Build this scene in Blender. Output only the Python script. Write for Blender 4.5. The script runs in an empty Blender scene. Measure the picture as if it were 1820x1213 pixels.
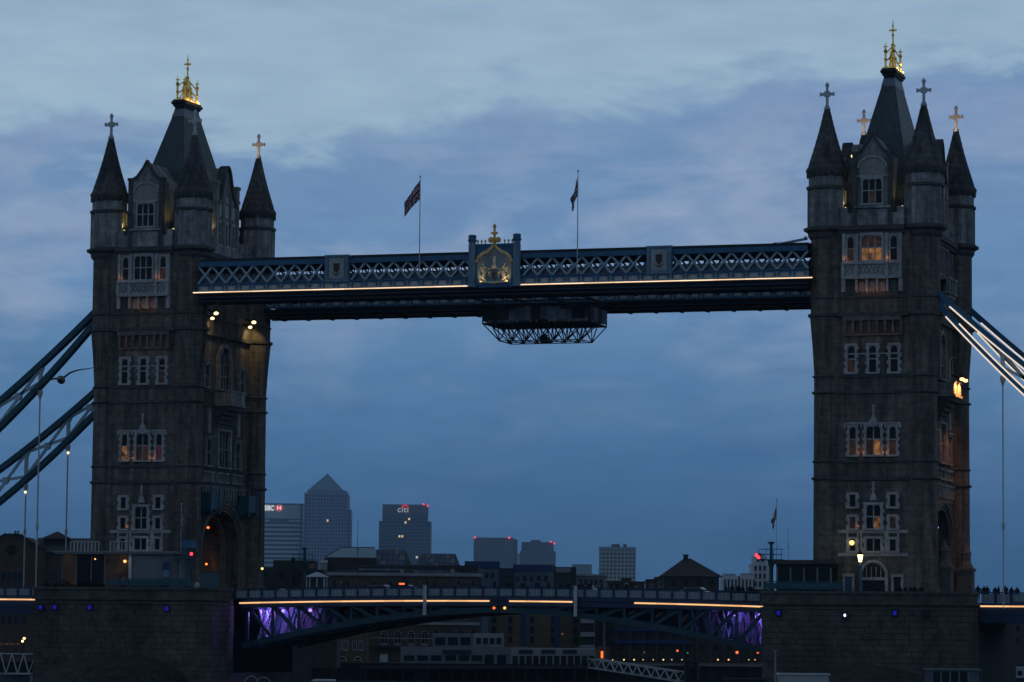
import bpy, math, random
from mathutils import Vector, Matrix
random.seed(7)
R_ = math.radians
sc = bpy.context.scene
COL = sc.collection

# ---------------------------------------------------------------- camera
EYE = Vector((110.254, -342.141, 7.5))
YAW, PITCH, ROLL, FPX = R_(-18.0961), R_(5.01827), R_(0.54674), 5809.01
_fw = Vector((math.sin(YAW)*math.cos(PITCH), math.cos(YAW)*math.cos(PITCH), math.sin(PITCH)))
_r = Vector((math.cos(YAW), -math.sin(YAW), 0)); _u = _r.cross(_fw)
CR = _r*math.cos(ROLL)+_u*math.sin(ROLL); CU = -_r*math.sin(ROLL)+_u*math.cos(ROLL)
cd = bpy.data.cameras.new('camera'); cam = bpy.data.objects.new('camera', cd); COL.objects.link(cam)
cam.matrix_world = Matrix((( CR.x, CU.x, -_fw.x, EYE.x), (CR.y, CU.y, -_fw.y, EYE.y), (CR.z, CU.z, -_fw.z, EYE.z), (0, 0, 0, 1)))
cd.sensor_fit = 'HORIZONTAL'; cd.sensor_width = 36; cd.lens = 36*FPX/1820
cd.clip_start = 1; cd.clip_end = 60000
sc.camera = cam

def ray(x, y): return _fw+CR*((x-910)/FPX)-CU*((y-606.5)/FPX)
def at(x, y, Y=None, X=None, D=None):
    """photo pixel -> point on the plane Y=.. / X=.., or at depth D metres"""
    d = ray(x, y)
    t = (Y-EYE.y)/d.y if Y is not None else (X-EYE.x)/d.x if X is not None else D
    return EYE+d*t

# ---------------------------------------------------------------- light, sky, exposure
sc.view_settings.view_transform = 'Standard'; sc.view_settings.look = 'None'
sc.view_settings.exposure = 0; sc.view_settings.gamma = 1
try: sc.view_settings.use_curve_mapping = False
except Exception: pass
sc.cycles.max_bounces = 5; sc.cycles.diffuse_bounces = 2; sc.cycles.glossy_bounces = 3
sc.cycles.volume_bounces = 0; sc.cycles.transparent_max_bounces = 8
sc.cycles.use_denoising = True; sc.cycles.use_adaptive_sampling = True; sc.cycles.adaptive_threshold = .02
sc.cycles.sample_clamp_indirect = 2.0

SUN_EL, SUN_AZ = R_(1.5), R_(250)     # just set, behind the camera to the west
w = bpy.data.worlds.new('World'); sc.world = w; w.use_nodes = True
nt = w.node_tree; N = nt.nodes; L = nt.links; N.clear()
def nd(t, **k):
    n = N.new(t)
    for a, b in k.items(): setattr(n, a, b)
    return n
wout = nd('ShaderNodeOutputWorld'); wbg = nd('ShaderNodeBackground'); L.new(wbg.outputs[0], wout.inputs[0])
sky = nd('ShaderNodeTexSky', sky_type='NISHITA', sun_disc=False, sun_elevation=SUN_EL, sun_rotation=SUN_AZ, air_density=1.0, dust_density=1.5, ozone_density=3.0)
tc = nd('ShaderNodeTexCoord'); sep = nd('ShaderNodeSeparateXYZ'); L.new(tc.outputs['Generated'], sep.inputs[0])
def wmath(op, a, b=None, c=None, clamp=False):
    n = nd('ShaderNodeMath', operation=op, use_clamp=clamp)
    for i, v in enumerate((a, b, c)):
        if v is None: continue
        if isinstance(v, (int, float)): n.inputs[i].default_value = v
        else: L.new(v, n.inputs[i])
    return n.outputs[0]
def wramp(fac, stops, interp='LINEAR'):
    n = nd('ShaderNodeValToRGB'); n.color_ramp.interpolation = interp
    while len(n.color_ramp.elements) < len(stops): n.color_ramp.elements.new(0.5)
    for e, (p, c) in zip(n.color_ramp.elements, stops): e.position = p; e.color = (*c, 1) if len(c) == 3 else c
    L.new(fac, n.inputs[0]); return n.outputs[0]
def wmix(f, a, b, mode='MIX'):
    n = nd('ShaderNodeMix', data_type='RGBA', blend_type=mode)
    for s, v in ((n.inputs[0], f), (n.inputs[6], a), (n.inputs[7], b)):
        if isinstance(v, (int, float)): s.default_value = v
        elif isinstance(v, tuple): s.default_value = (*v, 1)
        else: L.new(v, s)
    return n.outputs[2]
def wnoise(vec, scale, detail, rough, dist=0.0):
    n = nd('ShaderNodeTexNoise'); n.inputs['Scale'].default_value = scale; n.inputs['Detail'].default_value = detail
    n.inputs['Roughness'].default_value = rough; n.inputs['Distortion'].default_value = dist; L.new(vec, n.inputs['Vector']); return n.outputs['Fac']
def wscale(v):
    n = nd('ShaderNodeMapping'); n.inputs['Scale'].default_value = v; L.new(tc.outputs['Generated'], n.inputs[0]); return n.outputs[0]
el = wmath('MAXIMUM', sep.outputs['Z'], 0.0)
# thin streaky cloud sheet: lumps stretched flat towards the horizon
nA = wnoise(wscale((15, 15, 40)), 1.0, 6, 0.60, 0.35)
nB = wnoise(wscale((3.2, 3.2, 20)), 1.0, 3, 0.58, 0.8)
nC = wnoise(wscale((40, 40, 170)), 1.0, 2, 0.55, 0.2)
# grade of the overcast bank with elevation: dense and slate blue low down, thinner higher up
e2 = wmath('ADD', el, wmath('MULTIPLY', wmath('SUBTRACT', nB, 0.5), 0.07))
base = wramp(wmath('MULTIPLY', e2, 2.5, clamp=True), [
    (0.0, (.051, .150, .322)), (.10, (.071, .182, .372)), (.19, (.110, .245, .455)), (.275, (.158, .302, .530)),
    (.345, (.182, .315, .535)), (.42, (.178, .305, .530))])
warm = wramp(nA, [(.47, (0, 0, 0)), (.66, (1, 1, 1))])
wband = wramp(el, [(.03, (0, 0, 0)), (.070, (.25,)*3), (.105, (1,)*3), (.135, (.9,)*3), (.16, (.5,)*3)])
wm = wmath('MULTIPLY', warm, wband)
c1 = wmix(wmath('MULTIPLY', wm, 0.55), base, (.44, .495, .64))
dark = wramp(nA, [(.30, (1, 1, 1)), (.50, (0, 0, 0))])
c2b = wmix(wmath('MULTIPLY', wmath('MULTIPLY', dark, wband), 0.45), c1, (.140, .262, .470))
# pale clearer sky above the ragged upper edge of the bank
clear = wramp(el, [(.12, (.33, .48, .635)), (.165, (.355, .51, .655)), (.20, (.315, .455, .615)), (.26, (.28, .40, .54)), (.36, (.17, .24, .345)), (.5, (.12, .17, .25))])
azi = wmath('ADD', wmath('MULTIPLY', sep.outputs['X'], .95), wmath('MULTIPLY', sep.outputs['Y'], .31))     # bank climbs slightly to the south-east
edge_d = wmath('ADD', wmath('ADD', wmath('MULTIPLY', wmath('SUBTRACT', nA, .5), .085), wmath('MULTIPLY', wmath('SUBTRACT', nB, .5), .03)), wmath('SUBTRACT', wmath('MULTIPLY_ADD', wmath('MAXIMUM', wmath('MINIMUM', azi, .15), -.2), .07, .158), el))
bank = wramp(wmath('MULTIPLY_ADD', edge_d, 26.0, .5, clamp=True), [(.25, (0, 0, 0)), (.72, (1, 1, 1))], 'EASE')
c2 = wmix(bank, clear, c2b)
c3 = wmix(1.0, c2, wramp(nC, [(.3, (.93, .94, .96)), (.7, (1.07, 1.06, 1.04))]), 'MULTIPLY')
skyn = wmix(1.0, sky.outputs[0], (.10, .10, .10), 'MULTIPLY')
cover = wramp(sep.outputs['Z'], [(0.28, (1, 1, 1)), (.6, (.8,)*3)])
final = wmix(cover, skyn, c3)
L.new(final, wbg.inputs[0]); wbg.inputs[1].default_value = 0.95

sd = bpy.data.lights.new('sun', 'SUN'); so = bpy.data.objects.new('sun', sd); COL.objects.link(so)
sd.energy = 0.03; sd.angle = R_(20); sd.color = (1.0, .78, .66)
so.rotation_euler = (R_(90)-SUN_EL, 0, -SUN_AZ+math.pi)  # lamp shines from the west

# ---------------------------------------------------------------- helpers
def lin(*c): return tuple(c)
MATS = {}
def mat(name, col, rough=.8, metal=0, noise=None, bump=0, spec=.3, emit=None, estr=0, brick=None, enoise=None):
    m = bpy.data.materials.new(name); m.use_nodes = True; t = m.node_tree; b = t.nodes['Principled BSDF']
    b.inputs['Roughness'].default_value = rough; b.inputs['Metallic'].default_value = metal
    b.inputs['Specular IOR Level'].default_value = spec
    b.inputs['Base Color'].default_value = (*col, 1)
    if emit: b.inputs['Emission Color'].default_value = (*emit, 1); b.inputs['Emission Strength'].default_value = estr
    last = None
    if enoise:      # uneven glow of a room behind the glass
        n = t.nodes.new('ShaderNodeTexNoise'); n.inputs['Scale'].default_value = enoise; n.inputs['Detail'].default_value = 3
        geo = t.nodes.new('ShaderNodeNewGeometry'); t.links.new(geo.outputs['Position'], n.inputs['Vector'])
        r = t.nodes.new('ShaderNodeMapRange'); r.inputs[1].default_value = .35; r.inputs[2].default_value = .68; r.inputs[3].default_value = estr*.12; r.inputs[4].default_value = estr*1.5
        t.links.new(n.outputs['Fac'], r.inputs[0]); t.links.new(r.outputs[0], b.inputs['Emission Strength'])
    if noise:
        n = t.nodes.new('ShaderNodeTexNoise'); n.inputs['Scale'].default_value = noise[0]; n.inputs['Detail'].default_value = 6; n.inputs['Roughness'].default_value = .65
        geo = t.nodes.new('ShaderNodeNewGeometry'); t.links.new(geo.outputs['Position'], n.inputs['Vector'])
        r = t.nodes.new('ShaderNodeValToRGB'); lo, hi = 1-noise[1], 1+noise[1]
        r.color_ramp.elements[0].position = .3; r.color_ramp.elements[1].position = .7
        r.color_ramp.elements[0].color = (*[c*lo for c in col], 1); r.color_ramp.elements[1].color = (*[min(1, c*hi) for c in col], 1)
        t.links.new(n.outputs['Fac'], r.inputs[0]); last = r.outputs[0]
        n2 = t.nodes.new('ShaderNodeTexNoise'); n2.inputs['Scale'].default_value = noise[0]*.22; n2.inputs['Detail'].default_value = 4
        mp = t.nodes.new('ShaderNodeMapping'); mp.inputs['Scale'].default_value = (1, 1, .35); t.links.new(geo.outputs['Position'], mp.inputs[0]); t.links.new(mp.outputs[0], n2.inputs['Vector'])
        r2 = t.nodes.new('ShaderNodeValToRGB'); r2.color_ramp.elements[0].position = .35; r2.color_ramp.elements[1].position = .65
        r2.color_ramp.elements[0].color = (*[1-noise[1]*.8]*3, 1); r2.color_ramp.elements[1].color = (1, 1, 1, 1)
        t.links.new(n2.outputs['Fac'], r2.inputs[0])
        mx = t.nodes.new('ShaderNodeMix'); mx.data_type = 'RGBA'; mx.blend_type = 'MULTIPLY'; mx.inputs[0].default_value = 1
        t.links.new(last, mx.inputs[6]); t.links.new(r2.outputs[0], mx.inputs[7]); last = mx.outputs[2]
        if brick and noise[1] > .3:      # rain streaks and soot running down the stone
            n3 = t.nodes.new('ShaderNodeTexNoise'); n3.inputs['Scale'].default_value = 1; n3.inputs['Detail'].default_value = 4
            mp3 = t.nodes.new('ShaderNodeMapping'); mp3.inputs['Scale'].default_value = (1.5, 1.5, .13); t.links.new(geo.outputs['Position'], mp3.inputs[0]); t.links.new(mp3.outputs[0], n3.inputs['Vector'])
            r3 = t.nodes.new('ShaderNodeValToRGB'); r3.color_ramp.elements[0].position = .38; r3.color_ramp.elements[1].position = .62
            r3.color_ramp.elements[0].color = (.55, .56, .58, 1); r3.color_ramp.elements[1].color = (1.12, 1.10, 1.06, 1); t.links.new(n3.outputs['Fac'], r3.inputs[0])
            m3 = t.nodes.new('ShaderNodeMix'); m3.data_type = 'RGBA'; m3.blend_type = 'MULTIPLY'; m3.inputs[0].default_value = 1
            t.links.new(last, m3.inputs[6]); t.links.new(r3.outputs[0], m3.inputs[7]); last = m3.outputs[2]
        if bump:
            bp = t.nodes.new('ShaderNodeBump'); bp.inputs['Strength'].default_value = bump; bp.inputs['Distance'].default_value = .1
            t.links.new(n.outputs['Fac'], bp.inputs['Height']); t.links.new(bp.outputs[0], b.inputs['Normal'])
    if brick:
        bw, bh, dk = brick
        geo = t.nodes.new('ShaderNodeNewGeometry'); s = t.nodes.new('ShaderNodeSeparateXYZ'); t.links.new(geo.outputs['Position'], s.inputs[0])
        a = t.nodes.new('ShaderNodeMath'); a.operation = 'ADD'; t.links.new(s.outputs[0], a.inputs[0]); t.links.new(s.outputs[1], a.inputs[1])
        c = t.nodes.new('ShaderNodeCombineXYZ'); t.links.new(a.outputs[0], c.inputs[0]); t.links.new(s.outputs[2], c.inputs[1])
        br = t.nodes.new('ShaderNodeTexBrick'); br.inputs['Scale'].default_value = 1; br.inputs['Brick Width'].default_value = bw; br.inputs['Row Height'].default_value = bh
        br.inputs['Mortar Size'].default_value = bh*.06; br.inputs['Color1'].default_value = (1, 1, 1, 1); br.inputs['Color2'].default_value = (*[1-.35*dk]*3, 1); br.inputs['Mortar'].default_value = (*[1-dk]*3, 1)
        t.links.new(c.outputs[0], br.inputs['Vector'])
        mx = t.nodes.new('ShaderNodeMix'); mx.data_type = 'RGBA'; mx.blend_type = 'MULTIPLY'; mx.inputs[0].default_value = 1
        if last: t.links.new(last, mx.inputs[6])
        else: mx.inputs[6].default_value = (*col, 1)
        t.links.new(br.outputs['Color'], mx.inputs[7]); last = mx.outputs[2]
    if last: t.links.new(last, b.inputs['Base Color'])
    MATS[name] = m; return m

def facade(name, wall, glass, cw, ch, fw_, fh_, lit=(.95, (1, .72, .38), .5), rough=.5):
    """distant curtain wall: window cells too small to pick apart; a few of them lit"""
    m = bpy.data.materials.new(name); m.use_nodes = True; t = m.node_tree; b = t.nodes['Principled BSDF']; b.inputs['Roughness'].default_value = rough
    co = t.nodes.new('ShaderNodeTexCoord'); s = t.nodes.new('ShaderNodeSeparateXYZ'); t.links.new(co.outputs['Object'], s.inputs[0])
    def M(op, a, b_=None):
        n = t.nodes.new('ShaderNodeMath'); n.operation = op
        for i, v in enumerate((a, b_)):
            if v is None: continue
            if isinstance(v, (int, float)): n.inputs[i].default_value = v
            else: t.links.new(v, n.inputs[i])
        return n.outputs[0]
    h = M('DIVIDE', M('ADD', s.outputs[0], s.outputs[1]), cw); v = M('DIVIDE', s.outputs[2], ch)
    win = M('MULTIPLY', M('LESS_THAN', M('FRACT', h), fw_), M('LESS_THAN', M('FRACT', v), fh_))
    cb = t.nodes.new('ShaderNodeCombineXYZ'); t.links.new(M('FLOOR', h), cb.inputs[0]); t.links.new(M('FLOOR', v), cb.inputs[1])
    wn = t.nodes.new('ShaderNodeTexWhiteNoise'); wn.noise_dimensions = '2D'; t.links.new(cb.outputs[0], wn.inputs['Vector'])
    vn = t.nodes.new('ShaderNodeTexNoise'); vn.inputs['Scale'].default_value = .25; t.links.new(cb.outputs[0], vn.inputs['Vector'])
    on = M('MULTIPLY', win, M('GREATER_THAN', M('MULTIPLY', wn.outputs['Value'], M('ADD', vn.outputs['Fac'], .5)), lit[0]))
    mx = t.nodes.new('ShaderNodeMix'); mx.data_type = 'RGBA'; mx.inputs[6].default_value = (*wall, 1); mx.inputs[7].default_value = (*glass, 1); t.links.new(win, mx.inputs[0])
    t.links.new(mx.outputs[2], b.inputs['Base Color']); b.inputs['Emission Color'].default_value = (*lit[1], 1)
    t.links.new(M('MULTIPLY', on, lit[2]), b.inputs['Emission Strength'])
    MATS[name] = m; return m

mat('granite', (.168, .150, .128), .9, noise=(1.3, .42), bump=.3, brick=(1.5, .62, .30))
mat('granite_plain', (.155, .138, .118), .9, noise=(2.0, .38), bump=.3)
mat('pier_stone', (.088, .085, .070), .92, noise=(.8, .5), bump=.5)
mat('pier_core', (.055, .058, .054), .95, noise=(1.0, .3))
mat('portland', (.40, .39, .375), .85, noise=(2.2, .3), bump=.25)
mat('portland_top', (.33, .325, .32), .85, noise=(1.3, .42), bump=.3, brick=(1.1, .5, .2))
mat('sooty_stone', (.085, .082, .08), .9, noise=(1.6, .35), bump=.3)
mat('cone_stone', (.105, .100, .098), .9, noise=(1.8, .4), bump=.4, brick=(.7, .75, .35))
mat('slate', (.055, .075, .080), .55, noise=(1.5, .25), brick=(.5, .35, .18))
mat('lead', (.16, .19, .22), .5, noise=(2, .2))
mat('black_iron', (.012, .012, .014), .6)
mat('gold', (.95, .60, .14), .35, 1.0)
mat('dull_gold', (.72, .42, .10), .45, .55)
mat('blue_paint', (.030, .115, .215), .5, noise=(2, .18))
mat('dark_blue_paint', (.012, .032, .085), .5, noise=(2, .2))
mat('teal_paint', (.020, .085, .115), .55, noise=(1.5, .2))
mat('pale_blue_paint', (.13, .22, .30), .55, noise=(3, .2))
mat('lattice_paint', (.36, .46, .52), .55, noise=(3, .15))
mat('frieze_grey', (.38, .375, .37), .7, noise=(3, .2))
mat('arms_cream', (.70, .60, .40), .6, noise=(4, .2))
mat('arms_field', (.24, .28, .29), .7, noise=(3, .2))
mat('algae_stone', (.050, .052, .043), .95, noise=(.9, .35), bump=.4, brick=(1.4, .6, .3))
mat('cross_stone', (.46, .47, .48), .8)
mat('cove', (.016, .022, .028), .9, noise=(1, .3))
mat('web_paint', (.13, .14, .17), .7, noise=(.8, .35))
mat('white_paint', (.45, .47, .48), .5, noise=(2, .12))
mat('cream_panel', (.30, .27, .24), .7, noise=(3, .2))
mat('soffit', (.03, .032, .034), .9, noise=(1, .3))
mat('asphalt', (.045, .045, .047), .95, noise=(2, .2))
mat('cabin_glow', (.02, .016, .012), .4, emit=(1, .5, .16), estr=.012, enoise=.8)
mat('glass', (.006, .007, .008), .3, spec=.16)
mat('walk_glass', (.045, .06, .075), .3, spec=.4)
mat('teal_dark', (.014, .055, .078), .6, noise=(1.5, .3))
mat('lit_glass', (.02, .015, .01), .3, emit=(1, .42, .12), estr=.21, enoise=1.6)
mat('lit_glass_low', (.02, .015, .01), .3, emit=(1, .40, .14), estr=.018, enoise=1.6)
mat('lit_glass_pink', (.02, .01, .015), .3, emit=(.8, .14, .4), estr=.05, enoise=1.6)
mat('strip_light', (.8, .6, .45), .5, emit=(1, .66, .40), estr=1.25)
mat('strip_light_b', (.8, .6, .45), .5, emit=(1, .63, .36), estr=1.05)
mat('strip_light_c', (.8, .6, .45), .5, emit=(1, .69, .44), estr=1.4)
mat('strip_light_bridge_b', (.8, .5, .3), .5, emit=(1, .50, .20), estr=.95)
mat('strip_light_bridge', (.8, .5, .3), .5, emit=(1, .52, .22), estr=1.15)
mat('chain_light', (.8, .7, .6), .5, emit=(1, .80, .62), estr=.85)
mat('lamp_hot', (1, .8, .5), .5, emit=(1, .72, .30), estr=3.2)
mat('lamp_amber', (1, .6, .3), .5, emit=(1, .42, .10), estr=2.0)
mat('lamp_amber_hot', (1, .6, .3), .5, emit=(1, .55, .20), estr=3.0)
mat('lamp_yellow', (1, .8, .3), .5, emit=(1, .75, .25), estr=1.4)
mat('lamp_red', (1, .1, .1), .5, emit=(1, .04, .07), estr=2.2)
mat('lamp_orange', (1, .3, .1), .5, emit=(1, .16, .03), estr=1.5)
mat('lamp_blue', (.05, .05, .6), .5, emit=(.012, .012, .5), estr=.32)
mat('lamp_white_blue', (.6, .7, 1), .5, emit=(.55, .68, 1), estr=2.2)
mat('lamp_violet', (.4, .2, 1), .5, emit=(.45, .25, 1), estr=1.6)
mat('lamp_green', (.1, .6, .3), .5, emit=(.05, .6, .25), estr=.35)
mat('brick_yellow', (.13, .095, .055), .9, noise=(1, .3), brick=(.45, .16, .25))
mat('brick_brown', (.085, .062, .046), .9, noise=(1, .3), brick=(.45, .16, .25))
mat('brick_dark', (.045, .038, .034), .9, noise=(1, .3), brick=(.45, .16, .2))
mat('roof_tile', (.055, .042, .042), .85, noise=(1.5, .25))
mat('roof_slate', (.06, .055, .055), .75, noise=(1.2, .25))
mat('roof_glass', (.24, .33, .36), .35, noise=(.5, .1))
mat('concrete', (.24, .25, .26), .8, noise=(.7, .15))
mat('grey_render', (.15, .165, .18), .8, noise=(.6, .15))
mat('navy_hoarding', (.012, .035, .115), .7, noise=(.5, .2))
mat('slate_render', (.075, .10, .14), .8, noise=(.5, .2))
mat('dark_clad', (.022, .024, .027), .7, noise=(.8, .2))
mat('tarpaulin', (.26, .28, .30), .8, noise=(1.1, .35))
mat('canvas', (.40, .42, .46), .8)
mat('cloth_dark', (.014, .015, .018), .9)
mat('cloth_grey', (.05, .055, .065), .9)
mat('cloth_red', (.10, .015, .012), .9)
mat('skin', (.30, .17, .12), .7)
mat('gull', (.10, .10, .105), .8)
mat('boat_white', (.32, .34, .36), .4)
mat('car_silver', (.25, .27, .29), .3, .5)
mat('car_black', (.012, .012, .014), .25)
mat('rubber', (.012, .012, .012), .9)
mat('teal_rail', (.020, .075, .10), .6)
mat('leaf', (.012, .018, .011), .9, noise=(3, .4))
mat('flag_blue', (.012, .015, .075), .8); mat('flag_red', (.20, .012, .018), .8); mat('flag_white', (.38, .38, .40), .8)
mat('earth', (.05, .048, .042), .95, noise=(.05, .3))
mat('river_wall', (.020, .021, .020), .95, noise=(.8, .4), brick=(1.6, .6, .3))
mat('sign_dark', (.018, .016, .02), .6)
mat('sign_red', (.8, .03, .03), .5, emit=(1, .03, .04), estr=.75)
mat('sign_white', (.8, .8, .8), .5, emit=(1, .93, .93), estr=.75)
mat('sign_grey', (.5, .5, .5), .5, emit=(.8, .8, .85), estr=.38)

class MB:
    def __init__(s): s.v = []; s.f = []; s.m = []; s.mi = 0
    def add(s, vs, fs):
        o = len(s.v); s.v += [tuple(p) for p in vs]; s.f += [tuple(i+o for i in f) for f in fs]; s.m += [s.mi]*len(fs); return s
    def box(s, x0, x1, y0, y1, z0, z1):
        if x1 < x0: x0, x1 = x1, x0
        if y1 < y0: y0, y1 = y1, y0
        if z1 < z0: z0, z1 = z1, z0
        return s.add([(x0, y0, z0), (x1, y0, z0), (x1, y1, z0), (x0, y1, z0), (x0, y0, z1), (x1, y0, z1), (x1, y1, z1), (x0, y1, z1)],
            [(0, 3, 2, 1), (4, 5, 6, 7), (0, 1, 5, 4), (1, 2, 6, 5), (2, 3, 7, 6), (3, 0, 4, 7)])
    def lathe(s, cx, cy, prof, n=8, ph=None, sx=1, sy=1):
        """prof: (r, z) upwards; octagons stand with a flat face to each axis (r = apothem for n=8)"""
        ph = math.pi/n if ph is None else ph
        k = 1/math.cos(math.pi/n) if n == 8 else 1
        vs = []
        for r, z in prof:
            for i in range(n):
                a = ph+2*math.pi*i/n; vs.append((cx+r*k*math.cos(a)*sx, cy+r*k*math.sin(a)*sy, z))
        fs = [tuple(reversed(range(n)))]
        for j in range(len(prof)-1):
            for i in range(n):
                a, b = j*n+i, j*n+(i+1) % n; fs.append((a, b, b+n, a+n))
        fs.append(tuple(range((len(prof)-1)*n, len(prof)*n)))
        return s.add(vs, fs)
    def bar(s, p, q, w, h=None, up=(0, 0, 1)):
        p, q = Vector(p), Vector(q); h = h or w; d = (q-p)
        if d.length < 1e-6: return s
        d.normalize(); a = d.cross(Vector(up))
        if a.length < 1e-4: a = d.cross(Vector((1, 0, 0)))
        a.normalize(); b = a.cross(d); a *= w/2; b *= h/2
        vs = [p-a-b, p+a-b, p+a+b, p-a+b, q-a-b, q+a-b, q+a+b, q-a+b]
        return s.add(vs, [(0, 1, 2, 3), (7, 6, 5, 4), (4, 5, 1, 0), (5, 6, 2, 1), (6, 7, 3, 2), (7, 4, 0, 3)])
    def tube(s, pts, rs, n=6, cap=True):
        pts = [Vector(p) for p in pts]
        if not isinstance(rs, (list, tuple)): rs = [rs]*len(pts)
        vs = []
        for i, p in enumerate(pts):
            d = (pts[min(i+1, len(pts)-1)]-pts[max(i-1, 0)]).normalized(); a = d.cross(Vector((0, 0, 1)))
            if a.length < .05: a = d.cross(Vector((0, 1, 0)))
            a.normalize(); b = a.cross(d)
            for k in range(n):
                t = 2*math.pi*k/n; vs.append(p+a*rs[i]*math.cos(t)+b*rs[i]*math.sin(t))
        fs = []
        for i in range(len(pts)-1):
            for k in range(n):
                a, b = i*n+k, i*n+(k+1) % n; fs.append((a, b, b+n, a+n))
        if cap: fs += [tuple(reversed(range(n))), tuple(range((len(pts)-1)*n, len(pts)*n))]
        return s.add(vs, fs)
    def prism(s, pts, d):
        """pts: 3-D polygon, extruded by vector d"""
        n = len(pts); d = Vector(d); a = [Vector(p) for p in pts]; vs = a+[p+d for p in a]
        fs = [tuple(reversed(range(n))), tuple(range(n, 2*n))]+[(i, (i+1) % n, (i+1) % n+n, i+n) for i in range(n)]
        return s.add(vs, fs)
    def ball(s, c, r, n=8, sz=1):
        prof = [(max(.01*r, r*math.sin(math.pi*k/n)), c[2]-r*sz*math.cos(math.pi*k/n)) for k in range(n+1)]
        return s.lathe(c[0], c[1], prof, n if n != 8 else 10)
    def mesh(s, name, mats, off=(0, 0, 0)):
        me = bpy.data.meshes.new(name); ox, oy, oz = off
        me.from_pydata([(x-ox, y-oy, z-oz) for x, y, z in s.v], [], s.f); me.update()
        ms = mats if isinstance(mats, (list, tuple)) else [mats]
        for m in ms: me.materials.append(MATS[m] if isinstance(m, str) else m)
        if len(ms) > 1:
            for p, i in zip(me.polygons, s.m): p.material_index = i
        return me
    def build(s, name, mats, parent=None, smooth=False, local=False):
        """links the collected shapes as ONE mesh object; world coordinates unless local"""
        off = (0, 0, 0)
        if parent is not None and not local: off = wloc(parent)
        o = bpy.data.objects.new(name, s.mesh(name, mats, off)); COL.objects.link(o)
        if parent is not None: o.parent = parent
        if smooth:
            for p in o.data.polygons: p.use_smooth = True
        return o
def wloc(o):
    v = Vector((0, 0, 0))
    while o is not None: v += o.location; o = o.parent
    return v
def tag(o, label, cat, group=None):
    o['label'] = label; o['category'] = cat
    if group: o['group'] = group
    return o
def thing(name, label, cat, loc=(0, 0, 0), group=None, rz=0):
    o = bpy.data.objects.new(name, None); COL.objects.link(o); o.location = loc; o.rotation_euler = (0, 0, rz); o.empty_display_size = .5
    return tag(o, label, cat, group)
def top(mb, name, mats, label, cat, group=None, origin=None, smooth=False):
    """a thing that is a single mesh, origin at its base"""
    origin = origin or (sum(v[0] for v in mb.v)/len(mb.v), sum(v[1] for v in mb.v)/len(mb.v), min(v[2] for v in mb.v))
    o = bpy.data.objects.new(name, mb.mesh(name, mats, origin)); COL.objects.link(o); o.location = origin
    if smooth:
        for p in o.data.polygons: p.use_smooth = True
    return tag(o, label, cat, group)
def struct(mb, name, mats, kind='structure'):
    o = bpy.data.objects.new(name, mb.mesh(name, mats)); COL.objects.link(o); o['kind'] = kind; return o
def inst(src_mesh, name, parent, loc, rz=0, scale=None):
    o = bpy.data.objects.new(name, src_mesh); COL.objects.link(o); o.parent = parent; o.location = loc
    if rz: o.rotation_euler = (0, 0, rz)
    if scale: o.scale = scale
    return o
def copy_tree(o, parent=None):
    c = o.copy(); COL.objects.link(c); c.parent = parent
    for ch in list(o.children): copy_tree(ch, c)
    return c
def lamp(kind, parent, loc, energy, col, size=.2, target=None, spot=None, blend=.6):
    ld = bpy.data.lights.new('lamp_light', kind); ld.energy = energy; ld.color = col
    if kind in ('POINT', 'SPOT'): ld.shadow_soft_size = size
    if kind == 'SPOT': ld.spot_size = R_(spot or 60); ld.spot_blend = blend
    o = bpy.data.objects.new('lamp_light', ld); COL.objects.link(o)
    if parent is not None: o.parent = parent; o.location = Vector(loc)-wloc(parent)
    else: o.location = loc
    if target is not None:
        o.rotation_euler = (Vector(target)-Vector(loc)).to_track_quat('-Z', 'Y').to_euler()
    return o

class Face:
    """a vertical wall plane: u along it, z up, n out of it"""
    def __init__(s, o, u, n): s.o = Vector(o); s.u = Vector(u); s.n = Vector(n)
    def p(s, u, z, n=0): return s.o+s.u*u+s.n*n+Vector((0, 0, z))
    def box(s, mb, u0, u1, z0, z1, n0, n1):
        a, b = s.p(u0, z0, n0), s.p(u1, z1, n1); return mb.box(a.x, b.x, a.y, b.y, a.z, b.z)
    def poly(s, mb, pts, n0, n1):
        pp = [s.p(u, z, n0) for u, z in pts]
        if s.u.cross(Vector((0, 0, 1))).dot(s.n) < 0: pp.reverse()
        return mb.prism(pp, s.n*(n1-n0))
def gothic(u0, u1, z0, zs, rise, n=6, round_=False):
    """outline of an arched opening, counter-clockwise from bottom left"""
    w = (u1-u0)/2; uc = (u0+u1)/2; pts = [(u0, z0), (u1, z0), (u1, zs)]
    for i in range(1, n):
        t = i/n
        pts.append((uc+w*(math.cos(t*math.pi/2) if round_ else (1-t**1.6)), zs+rise*math.sin(t*math.pi/2)**(1 if round_ else .9)))
    pts.append((uc, zs+rise))
    for i in range(n-1, 0, -1):
        t = i/n
        pts.append((uc-w*(math.cos(t*math.pi/2) if round_ else (1-t**1.6)), zs+rise*math.sin(t*math.pi/2)**(1 if round_ else .9)))
    pts.append((u0, zs)); return pts
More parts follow.
